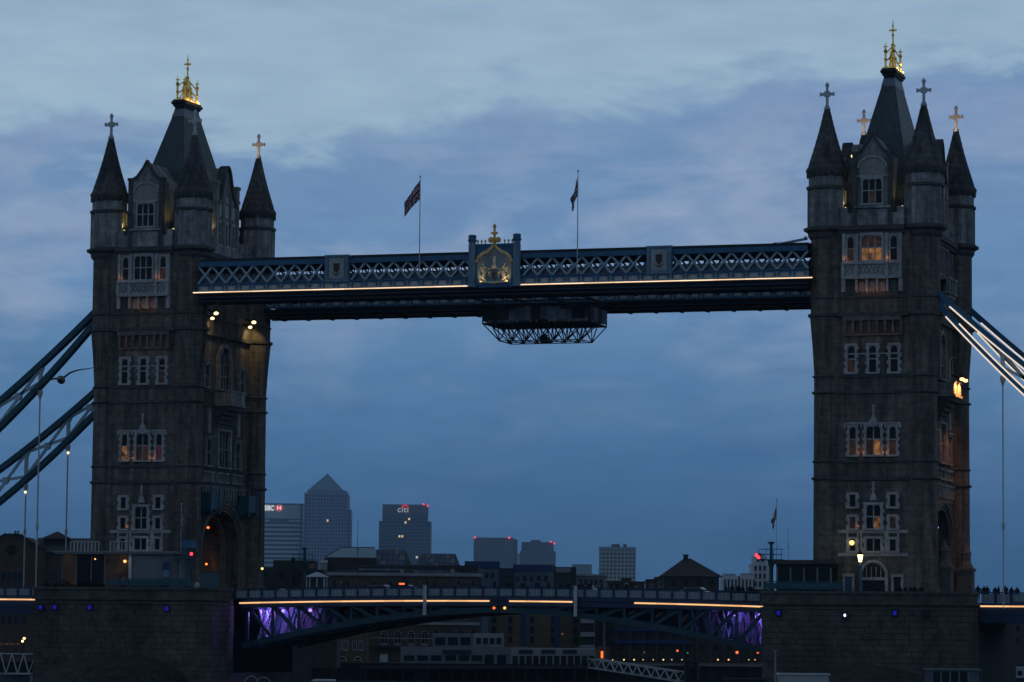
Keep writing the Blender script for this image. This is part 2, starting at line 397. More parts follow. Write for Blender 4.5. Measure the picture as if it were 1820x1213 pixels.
def window(F, parent, u, z0, z1, w_, cols=1, rows=2, sur=.25, head='flat', stone='portland', glass='glass', lit=None, quoin=True, depth=.22, hood=False, split=.5):
    """stone surround with toothed quoins, mullions and transom; each light its own pane"""
    mb = MB(); a, b = u-w_/2, u+w_/2
    if quoin:
        n = max(3, round((z1-z0)/.38)); dz = (z1-z0)/n
        for i in range(n):
            e = .15 if i % 2 == 0 else 0
            F.box(mb, a-sur-e, a, z0+i*dz, z0+(i+1)*dz-.012, 0, depth+.02*(i % 2)); F.box(mb, b, b+sur+e, z0+i*dz, z0+(i+1)*dz-.012, 0, depth+.02*(i % 2))
    else:
        F.box(mb, a-sur, a, z0, z1, 0, depth); F.box(mb, b, b+sur, z0, z1, 0, depth)
    F.box(mb, a-sur-.06, b+sur+.06, z1, z1+.24, 0, depth+.03)
    F.box(mb, a-sur-.12, b+sur+.12, z0-.2, z0, 0, depth+.12)
    if hood: F.box(mb, a-sur-.2, b+sur+.2, z1+.24, z1+.36, 0, depth+.2)
    cwid = w_/cols; mw = .055
    zt = z0+(z1-z0)*split
    for c in range(1, cols): F.box(mb, a+c*cwid-mw, a+c*cwid+mw, z0, z1, .03, .15)
    if rows > 1: F.box(mb, a, b, zt-.06, zt+.06, .03, .17)
    if head == 'point':
        for c in range(cols):
            l, r = a+c*cwid, a+(c+1)*cwid; h = cwid*.55; m = (l+r)/2
            F.poly(mb, [(l, z1), (l, z1-h), (l+cwid*.12, z1-h*.45), (m, z1)], .03, .15)
            F.poly(mb, [(r, z1), (m, z1), (r-cwid*.12, z1-h*.45), (r, z1-h)], .03, .15)
    o = mb.build('window', stone, parent)
    k = 0
    for r in range(rows):
        lo, hi = (z0, z1) if rows == 1 else ((z0, zt) if r == 0 else (zt, z1))
        for c in range(cols):
            p = MB(); F.box(p, a+c*cwid+.02, a+(c+1)*cwid-.02, lo+.02, hi-.02, .008, .04)
            g = glass
            if lit and (r, c) in lit: g = lit[(r, c)]
            p.build('pane', g, o); k += 1
    return o

# ================================================================ SETTING
WATER = -1.5
rv = bpy.data.materials.new('river_water'); rv.use_nodes = True; t = rv.node_tree; b = t.nodes['Principled BSDF']
b.inputs['Base Color'].default_value = (.012, .018, .022, 1); b.inputs['Roughness'].default_value = .14; b.inputs['IOR'].default_value = 1.33
n = t.nodes.new('ShaderNodeTexNoise'); n.inputs['Scale'].default_value = .5; n.inputs['Detail'].default_value = 5
g = t.nodes.new('ShaderNodeNewGeometry'); t.links.new(g.outputs['Position'], n.inputs['Vector'])
bp = t.nodes.new('ShaderNodeBump'); bp.inputs['Strength'].default_value = .6; bp.inputs['Distance'].default_value = .35; t.links.new(n.outputs['Fac'], bp.inputs['Height']); t.links.new(bp.outputs[0], b.inputs['Normal'])
MATS['river_water'] = rv
mb = MB(); mb.add([(-6000, -1000, WATER), (4500, -1000, WATER), (4500, 9000, WATER), (-6000, 9000, WATER)], [(0, 1, 2, 3)]); struct(mb, 'river', 'river_water')
# land on the far side, with its river wall
edge = [(-142, -900), (-142, -40), (-139, 120), (-103, 178), (-20, 206), (58, 240), (190, 330), (420, 560), (900, 1200), (2500, 3000), (4400, 4500), (4400, 8900), (-5900, 8900), (-5900, -900)]
GZ = .9
mb = MB(); n = len(edge)
mb.add([(x, y, GZ) for x, y in edge], [tuple(range(n))]); struct(mb, 'far_bank_ground', 'earth')
mb = MB()
for i in range(0, 10):
    (x0, y0), (x1, y1) = edge[i], edge[i+1]
    mb.add([(x0, y0, WATER-2), (x1, y1, WATER-2), (x1, y1, GZ+.02), (x0, y0, GZ+.02)], [(0, 1, 2, 3)])
    d = Vector((x1-x0, y1-y0, 0)).normalized(); nn = Vector((d.y, -d.x, 0))
    mb.bar(Vector((x0, y0, GZ+.22))+nn*.1, Vector((x1, y1, GZ+.22))+nn*.1, .6, .45)
struct(mb, 'river_wall', 'river_wall')

# ================================================================ PIERS
PX, ZD = 41.15, 10.5
def pier(cx, label):
    T = thing('bridge_pier', label, 'pier', (cx, 0, WATER), 'granite river piers of the bridge')
    hx, hy = 10.65, 15.0
    mb = MB(); mb.box(cx-hx+.12, cx+hx-.12, -hy+.12, -8.8, WATER-2, ZD); mb.box(cx-hx+.12, cx+hx-.12, 8.8, hy-.12, WATER-2, ZD)
    s = 1 if cx < 0 else -1      # open bascule chamber towards mid-river
    mb.box(cx-s*(hx-.12), cx+s*2.0, -8.8, 8.8, WATER-2, ZD-.4)
    mb.box(cx-hx+.12, cx+hx-.12, -8.8, 8.8, WATER-2, 2.2)
    mb.build('core', 'pier_core', T)
    # coping, parapet, drip courses
    for nm, z0, z1, e in (('coping', 11.28, 11.56, .22), ('string_course', 10.18, 10.42, .16), ('string_course', 9.72, 9.9, .10)):
        m = MB()
        m.box(cx-hx-e, cx+hx+e, -hy-e, -hy+.5, z0, z1)
        for q in (-1, 1): m.box(cx+q*(hx+e), cx+q*(hx-.45), -hy+.5, -9.4, z0, z1)
        m.build(nm, 'sooty_stone' if nm == 'coping' else 'pier_stone', T)
    m = MB(); m.box(cx-hx, cx+hx, -hy, -hy+.4, 10.42, 11.28)
    for q in (-1, 1): m.box(cx+q*hx, cx+q*(hx-.4), -hy+.4, -9.4, 10.42, 11.28)
    m.build('parapet', 'pier_stone', T)
    m = MB(); m.box(cx-hx+.4, cx+hx-.4, -hy+.4, hy-.4, ZD-.02, ZD+.012); m.build('paving', 'asphalt', T)
    # individual granite blocks, three shared shapes
    H = .60; lens = [1.25, 1.42, 1.6]; shapes = []
    for Ls in lens:
        b_ = MB(); x0, x1, z0, z1, e = 0, Ls-.012, 0, H-.012, .02
        vs = [(x0, 0, z0), (x1, 0, z0), (x1, 0, z1), (x0, 0, z1), (x0+e, -.09, z0+e), (x1-e, -.09, z0+e), (x1-e, -.09, z1-e), (x0+e, -.09, z1-e)]
        b_.add(vs, [(4, 5, 6, 7), (0, 1, 5, 4), (1, 2, 6, 5), (2, 3, 7, 6), (3, 0, 4, 7)])
        shapes.append(b_.mesh('stone_block', 'pier_stone'))
    rng = random.Random(int(cx*10)); rows = 15
    for r in range(rows):
        z = 9.70-(r+1)*H
        for side in ('front', 'east'):
            span = 2*hx-.06 if side == 'front' else 6.1
            x = 0.03 if side == 'front' else .05; first = True
            while x < span-.3:
                k = rng.randrange(3); Lr = lens[k]; sx = 1
                if first and r % 2: sx = .55
                first = False
                if x+Lr*sx > span-.45: sx = (span-x)/Lr
                pr = rng.uniform(-.03, .03)
                if side == 'front': inst(shapes[k], 'stone_block', T, (-hx+x, -hy+.12+pr, z-WATER), 0, (sx, 1, 1))
                else: inst(shapes[k], 'stone_block', T, (hx-.12-pr, -hy+x+.06, z-WATER), R_(90), (sx, 1, 1))
                x += Lr*sx
    m = MB(); m.box(cx-hx, cx+hx, -hy, -hy+.3, WATER-2, 9.70-rows*H); m.box(cx+hx, cx+hx-.3, -hy+.3, -8.8, WATER-2, 9.70-rows*H)
    m.build('base_course', 'pier_stone', T)
    # rounded cutwater with a domed top
    m = MB(); prof = []
    lev = [(WATER-2, 1), (.4, 1), (1.6, .93), (2.6, .8), (3.4, .6), (3.9, .36), (4.1, .08)]
    nseg = 14; vs = []
    for z, k in lev:
        for i in range(nseg+1):
            a = math.pi*i/nseg; ca, sa = math.cos(a), math.sin(a)
            vs.append((cx-8.6*k*ca*(abs(ca)**.12 if ca else 1), -hy+.1-12.5*k*sa**.8, z))
    fs = []
    for j in range(len(lev)-1):
        for i in range(nseg): q = j*(nseg+1)+i; fs.append((q, q+1, q+nseg+2, q+nseg+1))
    m.add(vs, fs); m.build('cutwater', 'algae_stone', T, smooth=True)
    return T
pl = pier(-PX, 'granite river pier under the tower beside the pale waterside cabin with curved roof')
pr = pier(PX, 'granite river pier under the tower beside the small flat roofed cabin')
def niche_lamp(u, v, kind, label):
    p = at(u, v, Y=-15.1)
    T = thing('niche_lamp', label, 'lamp', (p.x, -15.1, p.z-.3), 'blue lamps set in the pier faces')
    m = MB(); m.box(p.x-.34, p.x+.34, -15.16, -15.0, p.z-.42, p.z+.42); m.build('recess', 'black_iron', T)
    m = MB(); k = .6 if kind == 'lamp_white_blue' else 1; m.lathe(p.x, -15.24, [(.02, p.z-.26*k), (.17*k, p.z-.15*k), (.19*k, p.z+.1*k), (.03, p.z+.26*k)], 8); m.build('lens', kind, T)
for u, v in ((73, 1080), (98, 1080), (160, 1080), (297, 1082)): niche_lamp(u, v, 'lamp_blue', 'small round blue lamp on the pier beneath the waterside cabin')
niche_lamp(1384, 1090, 'lamp_blue', 'dim blue lamp at the bascule end of the pier under the small cabin')
niche_lamp(1502, 1094, 'lamp_white_blue', 'bright blue white lamp on the pier face')
niche_lamp(1591, 1090, 'lamp_blue', 'dim blue lamp on the pier face near its empty recess')
p = at(1645, 1092, Y=-15.1); m = MB(); m.box(p.x-.42, p.x+.42, -15.17, -15.02, p.z-.5, p.z+.5); m.box(p.x-.3, p.x+.3, -15.3, -15.17, p.z-.35, p.z-.25)
top(m, 'empty_niche', 'black_iron', 'dark unlit square recess in the pier face', 'niche')

# ================================================================ TOWERS
TX, TY = 5.12, 9.28
def cross_mb(cx, cy, z0, z1, w_=.7):
    m = MB(); h = z1-z0; za = z0+h*.52
    m.lathe(cx, cy, [(.30, z0-.25), (.34, z0-.1), (.2, z0), (.24, z0+.1), (.15, z0+.22), (.13, z1-.5), (.2, z1-.42), (.2, z1-.25), (.1, z1-.08), (.03, z1)], 8)
    m.box(cx-w_, cx+w_, cy-.13, cy+.13, za-.14, za+.14)
    for q in (-1, 1): m.box(cx+q*(w_-.02), cx+q*(w_+.06), cy-.17, cy+.17, za-.2, za+.2)
    m.box(cx-.3, cx+.3, cy-.16, cy+.16, za-.28, za+.28)
    return m
def tower(cx, label, right):
    T = thing('bridge_tower', label, 'tower', (cx, 0, ZD), 'gothic towers of the bridge')
    S = 1 if cx < 0 else -1           # towards mid-river
    # --- main walls with the road arch through them
    prof = [(-10.45, ZD), (-5.2, ZD)]
    arch = gothic(-5.2, 5.2, ZD, 16.2, 4.1, 8)[2:]          # right spring .. left spring
    prof += list(reversed(arch))
    prof += [(5.2, ZD), (10.45, ZD), (10.45, 40.3), (-10.45, 40.3)]
    m = MB(); m.prism([(cx-5.0, y, z) for y, z in prof], (10.0, 0, 0)); m.build('wall', 'granite', T)
    m = MB(); m.box(cx-5.2, cx+5.2, -10.72, 10.72, 40.3, 49.0); m.build('upper_wall', 'granite', T)
    # --- turrets
    k = 0
    for sx in (-1, 1):
        for sy in (-1, 1):
            x, y = cx+sx*TX, sy*TY
            m = MB(); xs_, ys_ = cx+sx*5.04, sy*9.24
            m.lathe(xs_, ys_, [(1.6, ZD), (1.6, 11.6), (1.40, 12.2), (1.33, 34.2), (1.37, 35.0), (1.5, 37.2), (1.70, 39.6), (1.74, 40.2), (1.66, 40.5), (1.66, 48.8), (1.75, 49.2)], 8)
            o = m.build('turret', 'granite', T)
            m = MB(); m.lathe(x, y, [(1.8, 49.2), (1.8, 53.6), (1.8, 55.2)], 8); 
            for i in range(8):       # sunk panels read as raised ribs
                a = math.pi/8+i*math.pi/4; m.bar((x+1.9*math.cos(a), y+1.9*math.sin(a), 49.5), (x+1.9*math.cos(a), y+1.9*math.sin(a), 53.4), .3)
            m.build('lantern', 'portland_top', o)
            m = MB(); m.lathe(x, y, [(1.95, 53.4), (2.03, 53.5), (2.03, 53.7), (1.95, 53.8)], 8)
            m.lathe(x, y, [(1.9, 54.8), (2.02, 54.95), (2.16, 55.2), (2.22, 55.4), (2.22, 55.62), (2.1, 55.72)], 16)
            for i in range(20):
                a = 2*math.pi*i/20; m.box(x+2.05*math.cos(a)-.09, x+2.05*math.cos(a)+.09, y+2.05*math.sin(a)-.09, y+2.05*math.sin(a)+.09, 54.75, 55.25)
            m.build('eave', 'sooty_stone', o)
            m = MB(); pr_ = [(2.12, 55.70), (1.98, 55.95)]; nb = 9
            for i in range(1, nb):
                tt = i/nb; r = 1.98*(1-tt)+.24*tt-.10*math.sin(tt*math.pi); z = 55.95+6.3*tt; pr_ += [(r+.035, z), (r, z+.05)]
            pr_.append((.24, 62.25)); m.lathe(x, y, pr_, 16); m.build('cone_roof', 'cone_stone', o)
            cross_mb(x, y, 62.25, 64.9).build('cross', 'cross_stone', o)
            # spear-shaped hollows under the flare
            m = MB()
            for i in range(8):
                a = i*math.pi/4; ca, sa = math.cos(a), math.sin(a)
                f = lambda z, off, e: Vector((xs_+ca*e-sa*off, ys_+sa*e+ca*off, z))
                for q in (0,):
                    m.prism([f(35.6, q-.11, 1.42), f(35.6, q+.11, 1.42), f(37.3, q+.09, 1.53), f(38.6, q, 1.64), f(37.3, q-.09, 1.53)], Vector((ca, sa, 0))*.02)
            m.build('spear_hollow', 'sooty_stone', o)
    # --- string courses
    for z0, z1, e, st in ((23.05, 23.4, .24, 'sooty_stone'), (24.85, 25.12, .16, 'sooty_stone'), (32.0, 32.3, .22, 'sooty_stone'), (33.7, 33.95, .16, 'sooty_stone'),
                          (40.0, 40.42, .2, 'sooty_stone'), (41.85, 42.1, .12, 'sooty_stone')):
        m = MB(); r = 1.34 if z0 < 35 else 1.74 if z0 < 41 else 1.67; wy = 10.45 if z0 < 40 else 10.72; wx = 5.0 if z0 < 40 else 5.2
        for sx in (-1, 1):
            m.box(cx+sx*wx, cx+sx*(wx+e), -7.95, 7.95, z0, z1); m.box(cx-3.74, cx+3.74, sx*wy, sx*(wy+e), z0, z1)
            for sy in (-1, 1): m.lathe(cx+sx*5.04, sy*9.24, [(r-.05, z0-.06), (r+e, z0+.1), (r+e, z1-.06), (r-.05, z1+.05)], 8)
        m.build('string_course', st, T)
    m = MB()      # main cornice
    for sx in (-1, 1):
        m.box(cx+sx*5.15, cx+sx*5.75, -7.6, 7.6, 48.75, 49.3); m.box(cx+sx*5.15, cx+sx*5.5, -7.6, 7.6, 48.35, 48.75)
        m.box(cx-3.45, cx+3.45, sx*10.7, sx*11.35, 48.95, 49.42); m.box(cx-3.45, cx+3.45, sx*10.7, sx*11.1, 48.6, 48.95)
        for sy in (-1, 1): m.lathe(cx+sx*TX, sy*TY, [(1.66, 48.2), (1.85, 48.5), (1.88, 48.85), (2.3, 49.1), (2.3, 49.36), (1.85, 49.55)], 8)
    m.build('cornice', 'sooty_stone', T)
    # --- parapets
    m = MB()
    for sy in (-1, 1):
        m.box(cx-3.3, cx+3.3, sy*10.45, sy*10.85, 49.42, 50.75)
        for x in (-2.95, 2.95): m.box(cx+x-.35, cx+x+.35, sy*10.45, sy*10.85, 50.75, 51.25); m.box(cx+x-.38, cx+x+.38, sy*10.4, sy*10.9, 51.25, 51.35)
    for sx in (-1, 1):
        m.box(cx+sx*4.9, cx+sx*5.3, -7.4, 7.4, 49.3, 50.6)
        for i in range(13):
            y = -7.05+i*1.175
            if abs(y) < 3.3: continue
            m.box(cx+sx*4.9, cx+sx*5.3, y-.38, y+.38, 50.6, 51.3)
    m.build('parapet', 'portland_top', T)
    m = MB()
    for sx in (-1, 1):
        for y in (-6.2, -5.4, -4.6, 4.6, 5.4, 6.2): m.box(cx+sx*5.3, cx+sx*5.33, y-.13, y+.13, 49.8, 50.4)
    m.build('parapet_slot', 'black_iron', T)
    # --- roof
    m = MB(); zb, zt = 49.6, 66.5
    hx = lambda z: .50+.212*(zt-z)
    hy = lambda z: 1.95+.43*(zt-z)
    lv = [zb, 65.4, zt]
    vs = [(cx+a*hx(z), b_*hy(z), z) for z in lv for a, b_ in ((-1, -1), (1, -1), (1, 1), (-1, 1))]
    fs = [(j*4+i, j*4+(i+1) % 4, j*4+4+(i+1) % 4, j*4+4+i) for j in range(2) for i in range(4)]+[(8, 9, 10, 11)]
    m.add(vs, fs); rf = m.build('roof', 'slate', T)
    m = MB(); zz = [65.4, zt]
    vs = [(cx+a*(hx(z)+.05), b_*(hy(z)+.05), z) for z in zz for a, b_ in ((-1, -1), (1, -1), (1, 1), (-1, 1))]
    m.add(vs, [(i, (i+1) % 4, 4+(i+1) % 4, 4+i) for i in range(4)]); m.box(cx-.76, cx+.76, -2.42, 2.42, 65.3, 65.42)
    m.build('lead_collar', 'lead', rf)
    m = MB()
    for z0, z1, a, b_ in ((66.3, 66.6, .58, 2.1), (66.6, 66.85, .72, 2.3), (66.85, 67.15, .86, 2.5), (67.15, 67.35, .75, 2.4)): m.box(cx-a, cx+a, -b_, b_, z0, z1)
    for y in (-2.4, 2.4): m.tube([(cx-.86, y, 67.0), (cx+.86, y, 67.0)], .17, 8)
    m.build('roof_cap', 'black_iron', rf)
    m = MB()       # gilded cresting
    m.lathe(cx, 0, [(.42, 67.3), (.46, 67.6), (.30, 67.8), (.34, 68.6), (.42, 68.75), (.24, 68.95), (.17, 70.1), (.22, 70.25), (.1, 70.4), (.09, 71.2), (.17, 71.3), (.08, 71.4), (.06, 72.5), (.02, 72.95)], 8)
    m.box(cx-.42, cx+.42, -.07, .07, 71.75, 71.92); m.box(cx-.07, cx+.07, -.42, .42, 71.75, 71.92); m.ball((cx, 0, 71.84), .15, 6); m.ball((cx, 0, 72.3), .12, 6)
    for y in (-1.75, 1.75):
        for x in (-.45, .45):
            m.lathe(cx+x, y, [(.2, 67.3), (.22, 67.5), (.11, 67.6), (.13, 68.3), (.2, 68.4), (.12, 68.5), (.13, 69.1), (.23, 69.3), (.08, 69.55), (.03, 70.2)], 6)
            m.box(cx+x-.22, cx+x+.22, y-.06, y+.06, 69.7, 69.84)
    for y in (-1.05, 1.05):
        m.lathe(cx, y, [(.2, 67.3), (.12, 67.5), (.11, 68.5), (.2, 68.7), (.04, 69.3)], 6)
        m.bar((cx, y, 67.6), (cx, y*.2, 69.2), .09); m.bar((cx, y*1.9, 67.6), (cx, y, 68.6), .09)
        for x in (-.45, .45): m.bar((cx+x, y*1.65, 68.2), (cx, y*.5, 68.9), .12); m.bar((cx+x, y*1.65, 69.0), (cx, y*.25, 70.0), .1)
    for x in (-.46, .46): m.bar((cx+x, -1.75, 67.75), (cx+x, 1.75, 67.75), .08); 
    m.box(cx-.66, cx+.66, -2.25, 2.25, 67.33, 67.48)
    m.build('gilded_cresting', 'gold', rf)
    # --- gables on the river faces
    FF = Face((cx, -10.6, 0), (1, 0, 0), (0, -1, 0)); FU = Face((cx, -10.72, 0), (1, 0, 0), (0, -1, 0)); FL = Face((cx, -10.45, 0), (1, 0, 0), (0, -1, 0))
    for sy in (-1, 1):
        G = Face((cx, sy*10.72, 0), (1, 0, 0), (0, sy, 0)); m = MB()
        G.poly(m, [(-1.85, 49.4), (1.85, 49.4), (1.85, 56.9), (1.3, 57.3), (.55, 58.2), (0, 59.0), (-.55, 58.2), (-1.3, 57.3), (-1.85, 56.9)], -6.0, 0)
        gb = m.build('gable', 'portland_top', T)
        m = MB()
        for q in (-1, 1):
            G.box(m, q*1.62, q*2.12, 49.4, 56.9, -.5, .22); G.box(m, q*1.55, q*2.2, 56.9, 57.2, -.55, .3)
            G.poly(m, [(q*1.75, 57.15), (q*1.2, 57.45), (q*.5, 58.35), (0, 59.25), (0, 58.9), (q*.5, 58.05), (q*1.2, 57.1)] if q < 0 else [(0, 58.9), (0, 59.25), (.5, 58.35), (1.2, 57.45), (1.75, 57.15), (1.2, 57.1), (.5, 58.05)], -.6, .2)
        m.build('coping', 'sooty_stone', gb)
        if sy < 0:
            m = MB(); G.poly(m, gothic(-1.35, 1.35, 54.75, 55.5, 1.0, 6, True), 0, .03); m.build('tympanum', 'cream_panel', gb)
            m = MB()
            pts = gothic(-1.5, 1.5, 54.6, 55.5, 1.15, 8, True)[2:]
            for a, c in zip(pts[:-1], pts[1:]): m.bar(G.p(a[0], a[1], .08), G.p(c[0], c[1], .08), .2, .16, up=(0, 1, 0))
            G.box(m, -1.6, 1.6, 54.55, 54.72, 0, .14); m.build('arch_moulding', 'portland', gb)
            lt = {(0, 1): 'lit_glass_low'} if right else None
            window(G, T, 0, 51.75, 54.3, 2.0, 3, 2, .16, 'point', 'portland', lit=lt, quoin=False, depth=.16, split=.52)
            m = MB(); G.box(m, -1.9, 1.9, 51.25, 51.5, 0, .3); G.box(m, -1.6, 1.6, 50.4, 51.1, 0, .1)
            for i in range(5): G.box(m, -1.4+i*.62, -1.1+i*.62, 50.5, 51.0, .1, .16)
            m.build('sill_panel', 'portland_top', gb)
    # gables over the roadway
    for sx in (-1, 1):
        G = Face((cx+sx*5.1, 0, 0), (0, 1, 0), (sx, 0, 0)); m = MB()
        pts = [(-2.9, 49.3), (2.9, 49.3), (2.9, 55.0), (1.7, 56.3), (.9, 58.6), (.45, 59.4), (0, 59.6), (-.45, 59.4), (-.9, 58.6), (-1.7, 56.3), (-2.9, 55.0)]
        G.poly(m, pts, -3.4, 0); gb = m.build('gable', 'portland_top', T)
        m = MB()
        for q in (-1, 1):
            G.box(m, q*2.55, q*3.3, 49.3, 57.4, -.6, .25); G.box(m, q*2.45, q*3.4, 57.4, 57.75, -.7, .35)
            G.box(m, q*1.0, q*1.25, 49.6, 56.8, 0, .16)
        m.build('buttress', 'portland_top', gb)
        m = MB()
        for a, c in zip(pts[2:-1], pts[3:]): m.bar(G.p(a[0], a[1]+.1, -.2), G.p(c[0], c[1]+.1, -.2), .3, 1.0, up=G.n)
        m.build('coping', 'sooty_stone', gb)
        if sx > 0:
            for y in (-1.9, 0, 1.9):
                m = MB(); G.box(m, y-.5, y+.5, 53.8, 55.2, 0, .08); G.box(m, y-.3, y+.3, 55.5, 56.2, 0, .08); m.build('shield_panel', 'portland', gb)
            for y in (-1.95, 0, 1.95):
                window(G, T, y, 50.6, 53.1, .55, 1, 2, .14, 'point', 'portland', quoin=False, depth=.12)
    # --- river front, storey by storey
    H = 'lit_glass'; Lo = 'lit_glass_low'
    l1 = {(0, 0): H, (0, 1): H, (0, 2): H, (1, 0): Lo, (1, 1): Lo, (1, 2): Lo} if right else None
    bay = MB(); FU.box(bay, -1.35, 1.35, 45.5, 48.75, 0, .32); FU.box(bay, -3.05, 3.05, 48.45, 48.62, 0, .25)
    for q in (-1.55, 1.55, -2.98, 2.98): FU.box(bay, q-.14, q+.14, 44.0, 48.6, 0, .42)
    bay.build('oriel', 'portland', T)
    FO = Face((cx, -11.04, 0), (1, 0, 0), (0, -1, 0))
    window(FO, T, 0, 45.75, 48.4, 2.1, 3, 2, .12, 'point', 'portland', lit=l1, quoin=False, depth=.14)
    for q in (-1, 1): window(FU, T, q*2.27, 45.75, 48.3, .66, 1, 2, .2, 'point', 'portland', lit=({(0, 0): Lo} if (right and q < 0) or (not right and q > 0) else None), quoin=True, depth=.2)
    m = MB(); FU.box(m, -3.15, 3.15, 45.35, 45.55, 0, .75); FU.box(m, -3.1, 3.1, 43.85, 44.05, 0, .72); FU.box(m, -3.0, 3.0, 44.05, 45.35, .3, .5)
    for q in (-3.0, -1.6, 1.6, 3.0): FU.box(m, q-.17, q+.17, 44.05, 45.35, .3, .68)
    bl = m.build('balcony', 'portland', T)
    m = MB()
    for u0, u1 in ((-1.35, 1.35), (-2.75, -1.85), (1.85, 2.75)):
        nn = max(2, int((u1-u0)/.45)); dw = (u1-u0)/nn
        for i in range(nn):
            a = u0+i*dw; m.bar(FU.p(a, 44.3, .52), FU.p(a+dw, 45.15, .52), .07, .07); m.bar(FU.p(a+dw, 44.3, .52), FU.p(a, 45.15, .52), .07, .07)
    m.build('tracery', 'portland_top', bl)
    m = MB()
    for i in range(4): FU.poly(m, [(-1.72+i*1.08, 43.85), (-1.72+i*1.08, 42.6), (-1.5+i*1.08, 42.4), (-1.5+i*1.08, 43.85)], 0, .55)
    for q in (-3.0, 3.0): FU.box(m, q-.2, q+.2, 42.5, 43.85, 0, .4)
    m.build('corbel', 'portland', bl)
    m = MB()
    for i in range(3): FU.poly(m, gothic(-1.42+i*1.08, -.80+i*1.08, 42.5, 43.2, .45, 4), 0, .06)
    m.build('corbel_arch', 'cream_panel', bl)
    # second storey
    m = MB(); FF.box(m, -3.1, 3.1, 39.55, 39.98, -.2, .35); FF.box(m, -3.1, 3.1, 38.0, 38.2, -.2, .08)
    for i in range(8): FF.box(m, -3.0+i*.84, -2.76+i*.84, 38.5, 39.55, -.2, .28); FF.box(m, -2.98+i*.84, -2.78+i*.84, 38.2, 38.5, -.2, .16)
    m.build('corbel_table', 'granite_plain', T)
    for q in (-1, 0, 1): window(FL, T, q*2.25, 34.2, 36.95, .74, 1, 2, .24, 'point', 'portland', lit=({(0, 0): Lo} if (q == -1 and right) or (q == 1 and not right) else None), hood=False, depth=.26)
    m = MB(); FL.box(m, -3.05, 3.05, 36.05, 36.2, 0, .1); m.build('impost_band', 'portland', T)
    # third storey
    for q in (-1, 1):
        lt = {(0, 0): (H if not right else Lo)} if q < 0 else ({(0, 0): 'lit_glass_pink'} if not right else {(0, 0): Lo})
        window(FL, T, q*2.1, 25.65, 28.55, .66, 1, 2, .24, 'point', 'portland', lit=lt, depth=.26, hood=False, split=.55)
    window(FL, T, .08, 25.65, 28.6, 1.45, 2, 2, .26, 'point', 'portland', lit=({(0, 0): Lo, (0, 1): Lo} if not right else {(0, 0): Lo, (0, 1): H}), depth=.3, split=.55)
    m = MB(); FL.box(m, -2.9, 2.9, 28.82, 29.0, 0, .36)
    for q in (-2.9, -1.2, 1.35, 2.9): FL.box(m, q-.09, q+.09, 28.4, 28.82, 0, .34)
    FL.poly(m, [(-.35, 29.0), (.5, 29.0), (.3, 29.5), (.08, 29.9), (-.15, 29.5)], 0, .3); p = FL.p(.08, 0, .2)
    m.lathe(p.x, p.y, [(.1, 29.7), (.12, 30.1), (.24, 30.2), (.1, 30.35), (.2, 30.6), (.03, 30.9)], 6); m.build('hood_mould', 'portland', T)
    # lowest storeys
    for q in (-1, 1):
        window(FL, T, q*2.1, 20.3, 21.55, .62, 1, 1, .26, 'flat', 'portland', depth=.26)
        window(FL, T, q*2.1, 18.05, 19.25, .62, 1, 1, .24, 'flat', 'portland', depth=.26, lit=({(0, 0): Lo} if right else None))
        window(FL, T, q*2.1, 15.75, 16.95, .62, 1, 1, .24, 'flat', 'portland', depth=.26)
    window(FL, T, .08, 18.05, 20.5, 1.45, 2, 2, .28, 'point', 'portland', depth=.3, lit=({(0, 1): H} if right else None))
    window(FL, T, .08, 15.75, 17.0, 1.45, 2, 1, .26, 'flat', 'portland', depth=.28)
    m = MB()
    for z0, z1 in ((17.58, 17.92), (15.2, 15.55)): FL.box(m, -3.65, 3.65, z0, z1, 0, .2)
    for q in (-1.2, 1.35): FL.box(m, q-.12, q+.12, 15.55, 17.58, 0, .22)
    for q in (-2.65, -1.55, 1.55, 2.65): FL.box(m, q-.1, q+.1, 15.55, 17.58, 0, .2)
    m.build('stone_band', 'portland', T)
    m = MB(); FL.poly(m, [(-.3, 20.95), (.46, 20.95), (.3, 21.5), (.08, 21.9), (-.14, 21.5)], 0, .3); p = FL.p(.08, 0, .2)
    m.lathe(p.x, p.y, [(.12, 21.6), (.14, 22.0), (.26, 22.1), (.1, 22.3), (.16, 22.6), (.03, 22.95)], 6); m.build('finial', 'portland', T)
    dpts = gothic(-1.05, 1.2, ZD, 13.3, 1.1, 8)
    m = MB(); FL.poly(m, dpts, 0, .05); dr = m.build('door', 'black_iron', T)
    m = MB(); od = gothic(-1.3, 1.45, ZD, 13.3, 1.4, 8)[2:]
    for a, c in zip(od[:-1], od[1:]): m.bar(FL.p(a[0], a[1], .12), FL.p(c[0], c[1], .12), .3, .3, up=(0, 1, 0))
    for q in (-1.28, 1.43): FL.box(m, q-.15, q+.15, ZD, 13.3, 0, .26)
    FL.box(m, -1.2, 1.35, 12.75, 13.05, 0, .24)
    for i in range(4): FL.box(m, -.7+i*.5, -.62+i*.5, 13.05, 14.1, .04, .12)
    m.build('door_surround', 'portland', dr)
    for q in (-1, 1):
        m = MB(); FL.box(m, q*2.55-.36, q*2.55+.36, ZD, 13.1, 0, .05); d2 = m.build('door', 'blue_paint' if q < 0 else 'black_iron', T)
        m = MB(); 
        for e in (-.5, .5): FL.box(m, q*2.55+e-.12, q*2.55+e+.12, ZD, 13.1, 0, .2)
        FL.box(m, q*2.55-.65, q*2.55+.65, 13.1, 13.4, 0, .24); m.build('door_surround', 'portland', d2)
    # --- face over the roadway (towards the camera's right)
    FS = Face((cx+5.0, 0, 0), (0, 1, 0), (1, 0, 0)); FSU = Face((cx+5.2, 0, 0), (0, 1, 0), (1, 0, 0))
    m = MB()         # moulded arch orders, stepping in
